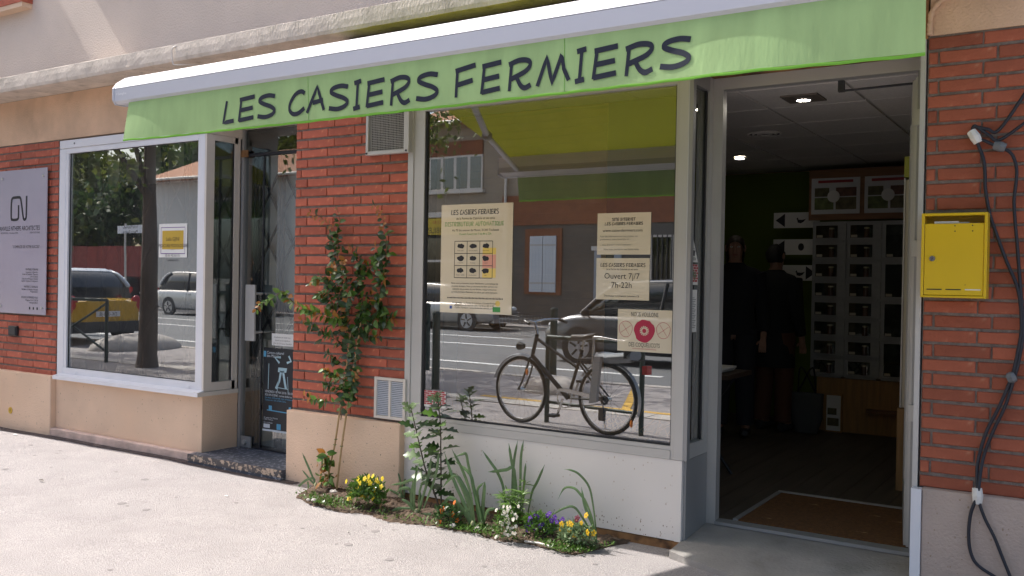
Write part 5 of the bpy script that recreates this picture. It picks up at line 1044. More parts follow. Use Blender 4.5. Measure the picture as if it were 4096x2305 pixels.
def house(name, lab, x0, x1, h, wall, y=HY, depth=8):
    t = thing(name, lab, 'house', ((x0+x1)/2, y, 0)); w = obj('wall', B(x0, x1, y-depth, y, -.3, h), wall, t)
    obj('roof', MB().prism([(y+.55, h+.002), (y+.55, h+.10), (y-depth/2, h+1.9), (y-depth-.4, h+.10), (y-depth-.4, h+.002)], 'x', x0-.1, x1+.1), tile, t); obj('gutter', MB().tube([(x0, y+.60, h+.03), (x1, y+.60, h+.03)], .06, seg=8), creampvc, t)
    return t
def win(t, x0, x1, z0, z1, n=2, y=HY, fm=None, shutters=None):
    f = obj('window', B(x0, x1, y+.002, y+.05, z0, z1), fm or creampvc, t); s = (x1-x0)/n
    for k in range(n): obj('pane', B(x0+s*k+.06, x0+s*(k+1)-.06, y+.051, y+.055, z0+.07, z1-.07), hglass, f); obj('dark_room', B(x0+s*k+.06, x0+s*(k+1)-.06, y+.0502, y+.0508, z0+.07, z1-.07), dkin, f)
    obj('sill', B(x0-.1, x1+.1, y+.002, y+.16, z0-.1, z0-.002), creampvc, f)
    return f
hA = house('town_house', 'beige two storey house across the street with white shutters in an orange brick surround', -21.3, -10.6, 6.9, w_beige)
obj('brick_band', B(-17.3, -10.6, HY+.001, HY+.06, 3.30, 4.30), orng, hA); obj('string_course', B(-21.3, -17.32, HY+.001, HY+.10, 3.64, 3.83), creampvc, hA); obj('base_wall', B(-18.0, -10.6, HY+.001, HY+.03, -.2, 3.29), w_grey, hA)
a, b_ = RY(*Z5(175, 480), HY), RY(*Z5(475, 665), HY); win(hA, a[0], b_[0], b_[2], a[2], 4); win(hA, -16.2, -14.6, 4.5, 6.1, 2); win(hA, -13.2, -11.8, 4.5, 6.1, 2)
obj('roller_box', B(a[0], b_[0], HY+.002, HY+.06, a[2]+.001, a[2]+.5), orng, hA)
a, b_ = RY(*Z5(730, 895), HY), RY(*Z5(935, 1278), HY); sr = obj('brick_surround', B(a[0], b_[0], HY+.031, HY+.07, b_[2], a[2]), orng, hA)
a, b_ = RY(*Z5(762, 937), HY), RY(*Z5(905, 1263), HY); m_ = (a[0]+b_[0])/2
for x0, x1 in ((a[0], m_-.01), (m_+.01, b_[0])):
    s_ = obj('shutter', B(x0, x1, HY+.071, HY+.11, b_[2], a[2]), shut, hA)
    for k in range(4): obj('board', B(x0+(x1-x0)*k/4+.006, x0+(x1-x0)*(k+1)/4-.006, HY+.1102, HY+.118, b_[2]+.02, a[2]-.02), shut, s_)
    for z in (b_[2]+.3, a[2]-.3): obj('hinge_bar', B(x0, x1, HY+.1182, HY+.126, z-.03, z+.03), alu, s_)
a, b_ = RY(*Z5(1130, 1020), HY), RY(*Z5(1300, 1300), HY); dd_ = obj('house_door', B(a[0], b_[0]-.1, HY+.031, HY+.08, -.02, a[2]), dgrey, hA); obj('door_pane', B(a[0]+.25, b_[0]-.35, HY+.0802, HY+.084, a[2]-.6, a[2]-.1), hglass, dd_); obj('door_frame', B(a[0]-.1, b_[0], HY+.031, HY+.09, a[2]+.002, a[2]+.14), w_white, dd_)
a, b_ = RY(*Z5(1455, 930), HY), RY(*Z5(1640, 1165), HY); f_ = win(hA, a[0], b_[0]+.4, b_[2]-.3, a[2], 2)
for k in range(9): x = a[0]+.08+k*(b_[0]+.3-a[0])/8.5; obj('window_bar', B(x, x+.03, HY+.10, HY+.13, b_[2]-.3, a[2]), darkmetal, f_)
a, b_ = RY(*Z5(150, 960), HY), RY(*Z5(480, 1290), HY); g_ = obj('garage_opening', B(-21.0, b_[0]-.2, HY+.031, HY+.05, -.02, 3.05), dkin, hA); obj('garage_window', B(-20.9, b_[0]-.3, HY+.051, HY+.056, 1.1, 2.9), hglass, g_); obj('garage_rail', B(-21.0, b_[0]-.2, HY+.057, HY+.1, 2.05, 2.13), creampvc, g_)
obj('downpipe', MB().tube([(-17.15, HY+.09, 0), (-17.15, HY+.09, 6.9)], .05, seg=8), creampvc, hA)
sg = thing('shop_sign', 'yellow sign board of a car parts shop across the street', 'sign', (-19.3, HY+.1, 3.1))
obj('board', B(-20.75, -17.7, HY+.105, HY+.16, 3.02, 3.60), mat('sign_yellow', (.62, .44, .03), .5), sg)
mb = MB(); text(mb, 'PIECES AUTOMOBILES', .30, lambda u, v: (-19.2-u*.86, HY+.162, 3.07+v)); obj('lettering', mb, ink, sg); mb = MB(); text(mb, 'TOUTES MARQUES', .14, lambda u, v: (-19.6-u, HY+.162, 3.42+v)); obj('red_lettering', mb, mat('sign_red', (.45, .04, .04), .5), sg)
hB = house('town_house', 'grey house across the street right of the shuttered one', -10.5, 3.5, 6.4, w_grey); win(hB, -9.6, -8.3, .9, 2.6); win(hB, -6, -4.6, .9, 2.6); win(hB, -9.4, -8.1, 4.1, 5.5); d_ = obj('house_door', B(-7.6, -6.7, HY+.002, HY+.05, -.02, 2.2), dgrey, hB); obj('door_knob', MB().ball((-6.8, HY+.08, 1.05), .04), alu, d_)
hC = house('town_house', 'white low house across the street with a dark glazed shop front', -36.2, -21.5, 5.6, w_white)
win(hC, -31.6, -30.2, 3.6, 5.0); win(hC, -27.5, -26.1, 3.6, 5.0); obj('shop_front', B(-26.6, -22.4, HY+.002, HY+.05, .3, 2.7), dkin, hC); win(hC, -26.4, -25.2, 1.0, 2.6, 2); win(hC, -31.4, -29.9, .9, 2.5, 2); obj('awning_box', B(-26.7, -22.3, HY+.002, HY+.25, 2.72, 3.0), w_white, hC); d_ = obj('house_door', B(-23.9, -22.9, HY+.051, HY+.09, -.02, 2.3), dgrey, hC); obj('door_pane', B(-23.6, -23.2, HY+.0902, HY+.095, 1.2, 2.0), hglass, d_)
hD = house('town_house', 'pink rendered gable house set back behind the red fence', -47, -37, 7.2, w_pink, -33, 7); win(hD, -45, -43.6, 4.2, 5.8, 2, -33); win(hD, -41, -39.6, 4.2, 5.8, 2, -33)
FY = -26.0
fn = thing('red_fence', 'rust red board fence across the street under the trees', 'fence', (-50, FY, 0)); rfm = mat('fence_red', (.30, .06, .045), .8, var=.15, vscale=3, objrand=.1)
for k in range(44): x = -75+k*.95; obj('board', B(x, x+.93, FY-.02, FY+.02, -.2, 2.95+R.uniform(-.01, .01)), rfm, fn)
for k in range(15): x = -75+k*2.85; obj('post', B(x-.06, x+.04, FY-.12, FY-.021, -.2, 2.45), darkmetal, fn)
# --- trees
barkm = mat('bark', (.11, .085, .065), .95, var=.25, vscale=8, bump=1, bscale=25, stretch=(1, 1, .3)); lv1 = mat('tree_leaf', (.13, .16, .025), .5, var=.3, vscale=3, trans=.4); lv2 = mat('tree_leaf_dark', (.055, .10, .02), .5, var=.3, vscale=3, trans=.35)
def tree(name, lab, x, y, h0, H, rad_, nleaf, ls, m, tr=.15, seed=1, lean=(0, 0), grp=None):
    rq = random.Random(seed); t = thing(name, lab, 'tree', (x, y, 0), group=grp); top = np.array([x+lean[0], y+lean[1], h0+(H-h0)*.55])
    P = smoothline([(x, y, -.1), (x+.03, y, h0*.5), (x+lean[0]*.5, y+lean[1]*.5, h0), tuple(top)], 6); obj('trunk', MB().tube(P, [tr*(1.25 if i == 0 else 1)*(1-.65*i/len(P)) for i in range(len(P))], seg=10), barkm, t)
    ends = []
    for k in range(11):
        a = k*2.4+rq.uniform(-.3, .3); s_ = P[int(len(P)*(.55+.4*rq.random()))]; e_ = np.array([x+lean[0]+rad_*rq.uniform(.5, .95)*math.cos(a), y+lean[1]+rad_*rq.uniform(.5, .95)*math.sin(a), h0+(H-h0)*rq.uniform(.15, .95)])
        mid = s_*.5+e_*.5+np.array([0, 0, .15]); Q = smoothline([s_, mid, e_], 5); obj('limb', MB().tube(Q, [tr*.38*(1-.8*i/len(Q)) for i in range(len(Q))], seg=6), barkm, t); ends += [Q[-1], Q[-4], Q[-7]]
    cl = []
    for e_ in ends:
        for k in range(3): cl.append((e_+np.array([rq.gauss(0, rad_*.16), rq.gauss(0, rad_*.16), rq.gauss(0, rad_*.14)]), rad_*rq.uniform(.10, .24)))
    mb = MB()
    for k in range(nleaf):
        c, r_ = cl[k % len(cl)]; p_ = c+np.array([rq.gauss(0, 1), rq.gauss(0, 1), rq.gauss(0, .8)])*r_*.6; d = np.array([rq.gauss(0, 1), rq.gauss(0, 1), rq.gauss(-.3, 1)]); d /= np.linalg.norm(d)+1e-9; w_ = np.cross(d, [rq.gauss(0, 1), rq.gauss(0, 1), rq.gauss(0, 1)]); w_ /= np.linalg.norm(w_)+1e-9; s_ = ls*rq.uniform(.7, 1.3)
        mb.add([p_, p_+d*s_*.5+w_*s_*.33, p_+d*s_, p_+d*s_*.5-w_*s_*.33], [(0, 1, 2, 3)])
    obj('crown', mb, m, t, kind='stuff'); return t
tree('street_tree', 'street tree with a dark trunk standing on the near pavement', -12.3, -4.15, 3.1, 6.6, 1.9, 5200, .11, lv1, .15, 3)
tree('street_tree', 'young street tree with bright leaves near the kerb', -10.9, -6.35, 2.9, 6.2, 2.2, 5200, .11, lv1, .11, 5, (.5, 0))
tree('street_tree', 'street tree beside the yellow car', -18.6, -3.3, 3.0, 7.2, 2.7, 11000, .14, lv1, .15, 8, (.6, 0))
for k, (x, y, s_) in enumerate(((-38.5, -28.5, 1.0), (-44.5, -29.5, 1.15), (-51.5, -28.5, 1.2), (-59, -29.5, 1.2), (-67, -29, 1.2))): tree('yard_tree', ['narrow leafy tree behind the right end of the red fence', 'second tree from the right behind the red fence', 'middle tree behind the red fence', 'fourth tree from the right behind the red fence', 'leftmost tree behind the red fence'][k], x, y, 1.6, 10*s_, 4.3*s_, 9000, .42, lv2 if k % 2 else lv1, .22, 20+k, grp='trees behind the red fence')
# --- bollards, rack, barrier, sign post
bolm = mat('bollard_green', (.018, .040, .032), .45)
for k, (x, y) in enumerate(((-7.26, -4.85), (-6.6, -6.75), (-8.9, -6.75), (-2.3, -6.75), (-4.4, -6.75))):
    t = thing('bollard', ['dark green bollard standing alone in the middle of the pavement', 'dark green kerb bollard behind the bicycle', 'dark green kerb bollard furthest from the bicycle', 'dark green kerb bollard nearest the shop door', 'dark green kerb bollard behind the bicycle seat'][k], 'bollard', (x, y, 0), group='dark green bollards'); H_ = 1.02 if k else .98
    obj('post', MB().tube([(x, y, -.05), (x, y, H_)], .052, seg=16), bolm, t); obj('cap', MB().tube([(x, y, H_+.0005), (x, y, H_+.02), (x, y, H_+.035)], [.056, .050, .02], seg=16), bolm, t)
rk = thing('bike_rack', 'dark green hoop bike rack with a cross rail on the pavement', 'bike rack', (-4.2, -3.4, 0)); r1_, r2_ = RZ(*Z6(935, 1108), 0), RZ(*Z6(1543, 1197), 0)
for p_ in (r1_, r2_): obj('post', MB().tube([(p_[0], p_[1], -.05), (p_[0], p_[1], .86)], .025, seg=10), bolm, rk)
obj('rail', MB().tube([(r1_[0], r1_[1], .86), (r2_[0], r2_[1], .86)], .025, seg=10), bolm, rk); obj('rail', MB().tube([(r1_[0], r1_[1], .20), (r2_[0], r2_[1], .20)], .016, seg=8), bolm, rk)
p_ = RZ(*Z7(515, 1330), 0); br = thing('barrier', 'dark crossed pavement barrier in front of the yellow car', 'barrier', (p_[0]-.5, p_[1], 0)); q_ = p_+np.array([-1.35, .35, 0])
for e_ in (p_, q_): obj('post', MB().tube([(e_[0], e_[1], -.05), (e_[0], e_[1], 1.0)], .028, seg=8), bolm, br)
obj('top_rail', MB().tube([(p_[0], p_[1], 1.0), (q_[0], q_[1], 1.0)], .025, seg=8), bolm, br); obj('cross_bar', MB().tube([(p_[0], p_[1], .95), (q_[0], q_[1], .15)], .018, seg=6), bolm, br); obj('cross_bar', MB().tube([(p_[0], p_[1]-.03, .15), (q_[0], q_[1]-.03, .95)], .018, seg=6), bolm, br)
SY = -20.6; p_ = RY(*Z7(707, 300), SY); sn = thing('street_sign', 'white school direction sign on a grey post across the street', 'sign', (p_[0], SY, 0)); a, b_ = RY(*Z7(650, 8), SY), RY(*Z7(905, 78), SY)
obj('post', MB().tube([(p_[0], SY-.05, -.1), (p_[0], SY-.05, a[2]+.1)], .045, seg=10), alu, sn); obj('board', B(a[0], b_[0], SY, SY+.04, b_[2], a[2]), whitepvc, sn)
mb = MB(); text(mb, 'Ecole Maternelle', .20, lambda u, v: ((a[0]+b_[0])/2-u*.8, SY+.042, (a[2]+b_[2])/2+.04+v)); text(mb, 'Maurice Becanne', .20, lambda u, v: ((a[0]+b_[0])/2-u*.8, SY+.042, (a[2]+b_[2])/2-.18+v)); obj('lettering', mb, ink, sn)
for k, (c, r_) in enumerate((((-15.5, -6.2), (.55, .95, .30)), ((-5.9, -5.6), (.5, .32, .22)))):
    t = thing('boulder', ['rounded pale stone block by the yellow car', 'low pale stone hump behind the bicycle wheel'][k], 'stone', (c[0], c[1], 0)); obj('stone_body', MB().ball((c[0], c[1], .0), *r_, 18, 10), kerbm, t); obj('stone_foot', MB().ball((c[0], c[1], -.05), r_[0]*1.1, r_[1]*1.1, .12, 16, 6), concrete, t)
gb = thing('rubbish_bag', 'translucent green rubbish bag hanging by the yellow car', 'bag', (-21.5, -9.0, 0)); obj('sack', MB().loft([[(-21.5+r_*math.cos(q)*(1+.15*math.sin(3*q)), -9.0+r_*math.sin(q)*.8, z) for q in np.linspace(0, 2*math.pi, 13)[:-1]] for r_, z in ((.12, .0), (.22, .15), (.24, .4), (.18, .7), (.05, .9))]), mat('green_plastic', (.20, .55, .42), .3, trans=.4), gb); obj('knot', MB().ball((-21.5, -9.0, .95), .07, seg=8, rings=5), MATS['green_plastic'], gb)

# --- cars
tyrem = mat('tyre_rubber', (.018, .018, .018), .8); rimm = mat('rim_silver', (.50, .50, .52), .3, metal=.8); lampm = mat('headlamp_clear', (.65, .68, .70), .1, spec=.8); redm = mat('tail_lamp_red', (.40, .02, .02), .2); carglass = mat('car_glass', (.012, .016, .018), .06, spec=.9); platem = mat('number_plate', (.62, .63, .66), .4); bumpm = mat('black_bumper', (.03, .03, .032), .6)
def car(name, lab, L, Wd, H, wbase, col, loc, rot, style, metal=.3, two=None, plate=None):
    pm = mat(name+'_paint', col, .25, metal=metal, coat=.6); t = thing(name, lab, 'car', loc, rot); o = lambda n, mb, m, p=None: obj(n, mb, m, p or t, local=True)
    h2 = Wd/2; f0, r0 = L/2, -L/2
    hood = {'wagon': .52, 'mpv': .40, 'hatch': .42}[style]; belt = H*({'wagon': .60, 'mpv': .58, 'hatch': .60}[style]); hz = belt-.10
    xw = f0-L*{'wagon': .27, 'mpv': .19, 'hatch': .26}[style]; xr = f0-L*{'wagon': .44, 'mpv': .40, 'hatch': .46}[style]; xb = r0+L*{'wagon': .10, 'mpv': .06, 'hatch': .10}[style]
    st_ = []
    for x in np.linspace(r0, f0, 25):
        e_ = min(1, (x-r0)/.35, (f0-x)/.55); e_ = max(0, e_); w = h2*(.84+.16*math.sqrt(max(0, 1-(1-e_)**2))); nose = max(0, (x-xw)/(f0-xw)); zt = belt if x < xw else belt-(belt-.58*belt-.05)*nose**2.2*.75-.03*nose
        if x < r0+.12: zt = belt-.05*(1-(x-r0)/.12)
        zl = .22+.06*(1-e_); ring = [(x, -w*.86, zl), (x, -w*.98, zl+.10), (x, -w, zl+.28), (x, -w*.985, zt-.12), (x, -w*.94, zt-.02), (x, -w*.55, zt+.015), (x, w*.55, zt+.015), (x, w*.94, zt-.02), (x, w*.985, zt-.12), (x, w, zl+.28), (x, w*.98, zl+.10), (x, w*.86, zl)]; st_.append(ring)
    body = o('body', MB().loft(st_), pm)
    def roofz(x):
        if x > xr: return belt+(H-belt)*(1-((x-xr)/(xw-xr))**1.6)
        if x < xb+.45: return H-.04-(H-belt-.02)*max(0, (xb+.45-x)/(.45+(.12 if style != 'mpv' else .05)))**2.0*.92
        return H-.04*abs((x-(xr+xb)/2)/((xr-xb)/2))**2
    gs = np.linspace(xb, xw, 22); rg = []; rr = []
    for x in gs:
        z = max(belt+.01, roofz(x)); q = (z-belt)/(H-belt); wb_, wr_ = h2*.93, h2*(.93-.20*q); rg.append([(x, -wb_, belt-.03), (x, -wr_, z-.05*q), (x, -wr_*.8, z), (x, wr_*.8, z), (x, wr_, z-.05*q), (x, wb_, belt-.03)])
        if z > H-.12: rr.append([(x, -wr_-.006, z-.07), (x, -wr_*.985, z-.02), (x, -wr_*.8, z+.012), (x, wr_*.8, z+.012), (x, wr_*.985, z-.02), (x, wr_+.006, z-.07)])
    o('greenhouse_glass', MB().loft(rg), carglass); o('roof', MB().loft(rr), two or pm)
    for s_ in (-1, 1):
        def edge(xs_): return [(x, s_*(h2*(.93-.20*(max(belt+.01, roofz(x))-belt)/(H-belt))+.004), max(belt+.01, roofz(x))-.045*(max(belt, roofz(x))-belt)/(H-belt)) for x in xs_]
        o('pillar', MB().tube(edge(np.linspace(xw, xr, 8)), .032, seg=6), pm); o('pillar', MB().tube(edge(np.linspace(xb+.02, xb+.5, 8)), .05, seg=6), two or pm)
        xm_ = (xw+xb)/2-.05; o('pillar', MB().tube([(xm_+.05, s_*h2*.94, belt-.02), (xm_-.02, s_*(h2*.735+.004), H-.06)], .03, seg=6), bumpm)
        o('door_seam', MB().tube([(xm_+.05, s_*h2*1.0, .38), (xm_+.05, s_*h2*.992, belt-.1)], .004, seg=4), bumpm, body); o('door_handle', B(xm_+.12, xm_+.30, s_*h2*.985-.012, s_*h2*.985+.018*s_+.012, belt-.17, belt-.14), two or pm, body)
        mr = o('wing_mirror', MB().ball((xw-.18, s_*(h2+.10), belt+.05), .07, .11, .07, 10, 7), bumpm); o('mirror_arm', MB().tube([(xw-.15, s_*h2*.9, belt-.01), (xw-.17, s_*(h2+.08), belt+.03)], .02, seg=6), bumpm, mr)
        o('headlamp', MB().ball((f0-.16, s_*h2*.66, .62*belt+.12), .16, .17, .085, 12, 8), lampm); o('tail_lamp', MB().ball((r0+.07, s_*h2*.82, belt-.12), .08, .13, .19 if style != 'wagon' else .12, 10, 8), redm)
        for wx in (f0-(L-wbase)*.48, f0-(L-wbase)*.48-wbase):
            wr_ = .315; yw = s_*(h2-.10); wh = o('wheel', MB().ring((wx, yw, wr_), wr_-.075, .075, (0, 1, 0), 30, 8), tyrem); o('wheel_arch', MB().disc((wx, s_*(h2-.02), wr_+.02), wr_+.055, (0, s_, 0), .024, 26), bumpm, body)
            rm = MB().disc((wx, s_*(h2+.005), wr_), wr_-.085, (0, s_, 0), .012, 24); o('rim', rm, rimm, wh); sp = MB()
            for k in range(5): a = k*2*math.pi/5+.3; sp.tube([(wx+.06*math.cos(a), s_*(h2+.022), wr_+.06*math.sin(a)), (wx+.20*math.cos(a+.12), s_*(h2+.020), wr_+.20*math.sin(a+.12))], .022, seg=5)
            o('rim_slots', sp, bumpm, wh); o('hub_cap', MB().disc((wx, s_*(h2+.017), wr_), .05, (0, s_, 0), .012, 12), rimm, wh)
    o('front_bumper', B(f0-.10, f0+.015, -h2*.80, h2*.80, .26, .42), two and bumpm or pm, body); o('grille', B(f0-.05, f0+.02, -h2*.45, h2*.45, .44, .52), bumpm, body)
    o('rear_bumper', B(r0-.03, r0+.12, -h2*.90, h2*.90, .24, .46), bumpm); pl = o('number_plate', B(r0-.045, r0-.031, -.26, .26, .56, .67), platem)
    if plate:
        mb = MB(); text(mb, plate, .10, lambda u, v: (r0-.0465, -u*.9, .578+v)); o('plate_lettering', mb, ink, pl)
    return t
car('yellow_hatchback', 'yellow hatchback with a white roof parked on the near pavement', 3.75, 1.72, 1.52, 2.42, (.52, .30, .01), (-18.7, -6.45, 0), math.pi, 'hatch', .0, two=mat('car_white_roof', (.55, .60, .68), .3, coat=.5), plate='DK-028-JB')
car('silver_estate', 'silver estate car parked along the houses across the street', 4.4, 1.72, 1.44, 2.55, (.40, .39, .37), (-17.6, -19.0, -.13), 0, 'wagon', .5)
car('grey_people_carrier', 'metallic grey people carrier driving past in the near lane', 4.35, 1.78, 1.62, 2.62, (.15, .155, .165), (-7.05, -11.7, -.13), math.pi, 'mpv', .6)
car('white_people_carrier', 'pale silver people carrier parked across the street in front of the fence', 4.5, 1.8, 1.68, 2.7, (.50, .50, .50), (-29.2, -19.0, -.13), 0, 'mpv', .4)
car('black_hatchback', 'black hatchback parked against the red fence', 3.9, 1.7, 1.45, 2.45, (.015, .017, .02), (-43.2, -24.6, -.15), math.pi, 'hatch', .2)

# --- bicycle leaning at the rack
ba, bb = RZ(*Z6(810, 1118), 0), RZ(*Z6(1385, 1205), 0); WR = .335; ba[0] -= .10; bb[0] -= .10
hd = ba-bb; ang = math.atan2(hd[1], hd[0]); WBs = 1.06
bk = thing('bicycle', 'dark city bicycle with wire basket and child seat leaning on the rack', 'bicycle', (bb[0], bb[1], 0), ang)
o = lambda n, mb, m, p=None: obj(n, mb, m, p or bk, local=True)
fr_ = mat('bike_frame_black', (.007, .008, .010), .45); chrome = mat('bike_chrome', (.62, .62, .62), .15, metal=1.); fend = mat('fender_grey', (.36, .37, .38), .4, metal=.5); seatg = mat('child_seat_grey', (.25, .27, .30), .6); amber = mat('reflector_orange', (.75, .22, .02), .3)
hub_r, hub_f = (0, 0, WR), (WBs, 0, WR); bbk = (.46, 0, .30); st_t = (.30, 0, .78); hd_t = (.86, 0, .90); hd_b = (.92, 0, .68)
for h in (hub_r, hub_f):
    w = o('wheel', MB().ring(h, WR-.017, .017, (0, 1, 0), 48, 8), tyrem); o('rim', MB().ring(h, WR-.038, .010, (0, 1, 0), 48, 6), chrome, w); sp = MB()
    for k in range(32): a = 2*math.pi*k/32; b2 = a+.35*(1 if k % 4 < 2 else -1); sp.tube([(h[0]+.022*math.cos(b2), .03*(1 if k % 2 else -1), h[2]+.022*math.sin(b2)), (h[0]+(WR-.04)*math.cos(a), 0, h[2]+(WR-.04)*math.sin(a))], .0014, seg=3, cap=False)
    o('spokes', sp, chrome, w); o('hub', MB().disc((h[0], -.035, h[2]), .024, (0, 1, 0), .07, 12), chrome, w)
f = o('frame', MB().tube([hd_b, bbk], .024, seg=10), fr_)
for a, b2, r_ in (((.872, 0, .86), (.345, 0, .60), .017), (bbk, st_t, .016), (bbk, (.0, .05, WR), .010), (bbk, (.0, -.05, WR), .010), ((.33, .02, .66), (.0, .05, WR), .009), ((.33, -.02, .66), (.0, -.05, WR), .009), (hd_t, hd_b, .020)): o('frame_tube', MB().tube([a, b2], r_, seg=8), fr_, f)
for s_ in (.045, -.045): o('fork_blade', MB().tube(smoothline([(.925, s_*.6, .67), (.97, s_, .52), (1.02, s_, .40), hub_f[:1]+(s_, WR)], 4), .010, seg=6), fr_, f)
for h, a0, a1 in ((hub_f, -2.2, .35), (hub_r, -2.3, 1.0)):
    pts = [(h[0]+(WR+.022)*math.cos(q), 0, h[2]+(WR+.022)*math.sin(q)) for q in (np.linspace(.25, 2.75, 20) if h is hub_f else np.linspace(.55, 3.5, 24))]; mb = MB()
    vs = [p for c in pts for p in ((c[0], -.026, c[2]-.006), (c[0], 0, c[2]+.006), (c[0], .026, c[2]-.006))]; mb.add(vs, [(3*i+j, 3*i+j+1, 3*i+j+4, 3*i+j+3) for i in range(len(pts)-1) for j in (0, 1)], True); o('fender', mb, fend)
hbm = o('handlebar', MB().tube(smoothline([(.74, .29, 1.02), (.80, .27, 1.04), (.88, .14, 1.04), (.90, 0, 1.02), (.88, -.14, 1.04), (.80, -.27, 1.04), (.74, -.29, 1.02)], 5), .011, seg=7), chrome); o('stem', MB().tube([hd_t, (.895, 0, 1.02)], .013, seg=7), chrome, hbm)
for s_ in (1, -1): o('grip', MB().tube([(.80, s_*.27, 1.04), (.72, s_*.295, 1.015)], .016, seg=8), fr_, hbm)
sd_ = o('saddle', MB().loft([[(x, w*math.cos(q), .90+zz+.03*math.sin(q)) for q in np.linspace(0, 2*math.pi, 11)[:-1]] for x, w, zz in ((.14, .05, .02), (.18, .095, .015), (.26, .085, .0), (.36, .035, -.005), (.43, .018, -.01))]), mat('saddle_dark', (.06, .05, .045), .4)); o('seat_post', MB().tube([st_t, (.28, 0, .885)], .013, seg=7), chrome, sd_)
o('chain_guard', MB().prism([(.02, .36), (.40, .40), (.52, .395), (.56, .34), (.50, .37), (.05, .335)], 'y', -.075, -.065), chrome)
cr = o('crank', MB().ring((.46, -.06, .30), .085, .007, (0, 1, 0), 24, 5), chrome); o('crank_arm', MB().tube([(.46, -.085, .30), (.52, -.085, .145)], .012, seg=6), chrome, cr); o('crank_arm', MB().tube([(.46, .085, .30), (.40, .085, .455)], .012, seg=6), chrome, cr); o('pedal', B(.48, .57, -.19, -.095, .13, .155), fr_, cr); o('pedal', B(.35, .44, .095, .19, .445, .47), fr_, cr)
o('chain', MB().tube([(.0, -.06, WR+.035), (.46, -.06, .385)], .004, seg=4), darkmetal, cr); o('chain', MB().tube([(.0, -.06, WR-.035), (.46, -.06, .215)], .004, seg=4), darkmetal, cr); o('sprocket', MB().ring((0, -.055, WR), .035, .012, (0, 1, 0), 18, 5), darkmetal, cr); o('derailleur', B(-.02, .05, -.075, -.055, .14, .26), darkmetal, cr)
bs = o('basket', MB().tube([(.93, -.19, 1.07), (1.24, -.17, 1.09), (1.24, .17, 1.09), (.93, .19, 1.07), (.93, -.19, 1.07)], .006, seg=5), darkmetal); mb = MB()
for k in range(7): x = .95+.045*k; mb.tube([(x, -.18, 1.075), (x-.0, -.13, .86), (x, .13, .86), (x, .18, 1.075)], .0018, seg=3)
for z in (.90, .95, 1.0, 1.04): q = .13+.05*(z-.86)/.21; mb.tube([(.95, -q, z), (1.22, -q, z), (1.22, q, z), (.95, q, z), (.95, -q, z)], .0018, seg=3)
o('basket_wire', mb, alu, bs)
hl = o('headlamp', MB().tube([(1.03, 0, .77), (1.08, 0, .77), (1.10, 0, .77)], [.025, .042, .044], seg=14), fr_); o('lamp_lens', MB().disc((1.1005, 0, .77), .040, (1, 0, 0), .004, 14), lampm, hl)
cs_ = o('child_seat', MB().loft([[(x+dx, w*math.cos(q), z+.05*math.sin(q)) for q in np.linspace(0, 2*math.pi, 11)[:-1]] for x, dx, w, z in ((-.30, 0, .10, .76), (-.22, 0, .14, .74), (-.05, 0, .14, .72), (.06, 0, .10, .73))]), seatg)
o('seat_back', MB().loft([[(-.26-.10*(z-.74)+.03*math.cos(q), w*math.sin(q), z) for q in np.linspace(0, 2*math.pi, 11)[:-1]] for z, w in ((.74, .13), (.95, .15), (1.08, .12))]), fr_, cs_); o('leg_shield', MB().prism([(.10, .30), (.02, .32), (-.02, .74), (.05, .74)], 'y', -.16, -.12), seatg, cs_)
o('grab_rail', MB().tube(smoothline([(.08, -.14, .62), (.06, -.15, .86), (.04, -.15, .92), (-.28, -.15, .90), (-.34, -.14, .96), (-.38, -.13, 1.12), (-.46, -.08, 1.16), (-.50, 0, 1.15)], 5), .011, seg=8), chrome, cs_)
o('rear_rack', MB().tube([(.30, .05, .70), (-.36, .06, .72), (-.36, -.06, .72), (.30, -.05, .70)], .006, seg=5), darkmetal); o('tail_lamp', B(-.45, -.40, -.04, .04, .60, .68), redm)
for c in ((.94, -.055, .52), (-.28, -.02, .14)): o('reflector', MB().ball(c, .018, .008, .035, 8, 6), amber)
o('kick_stand', MB().tube([(.10, .06, .30), (.16, .20, .01)], .008, seg=6), chrome)
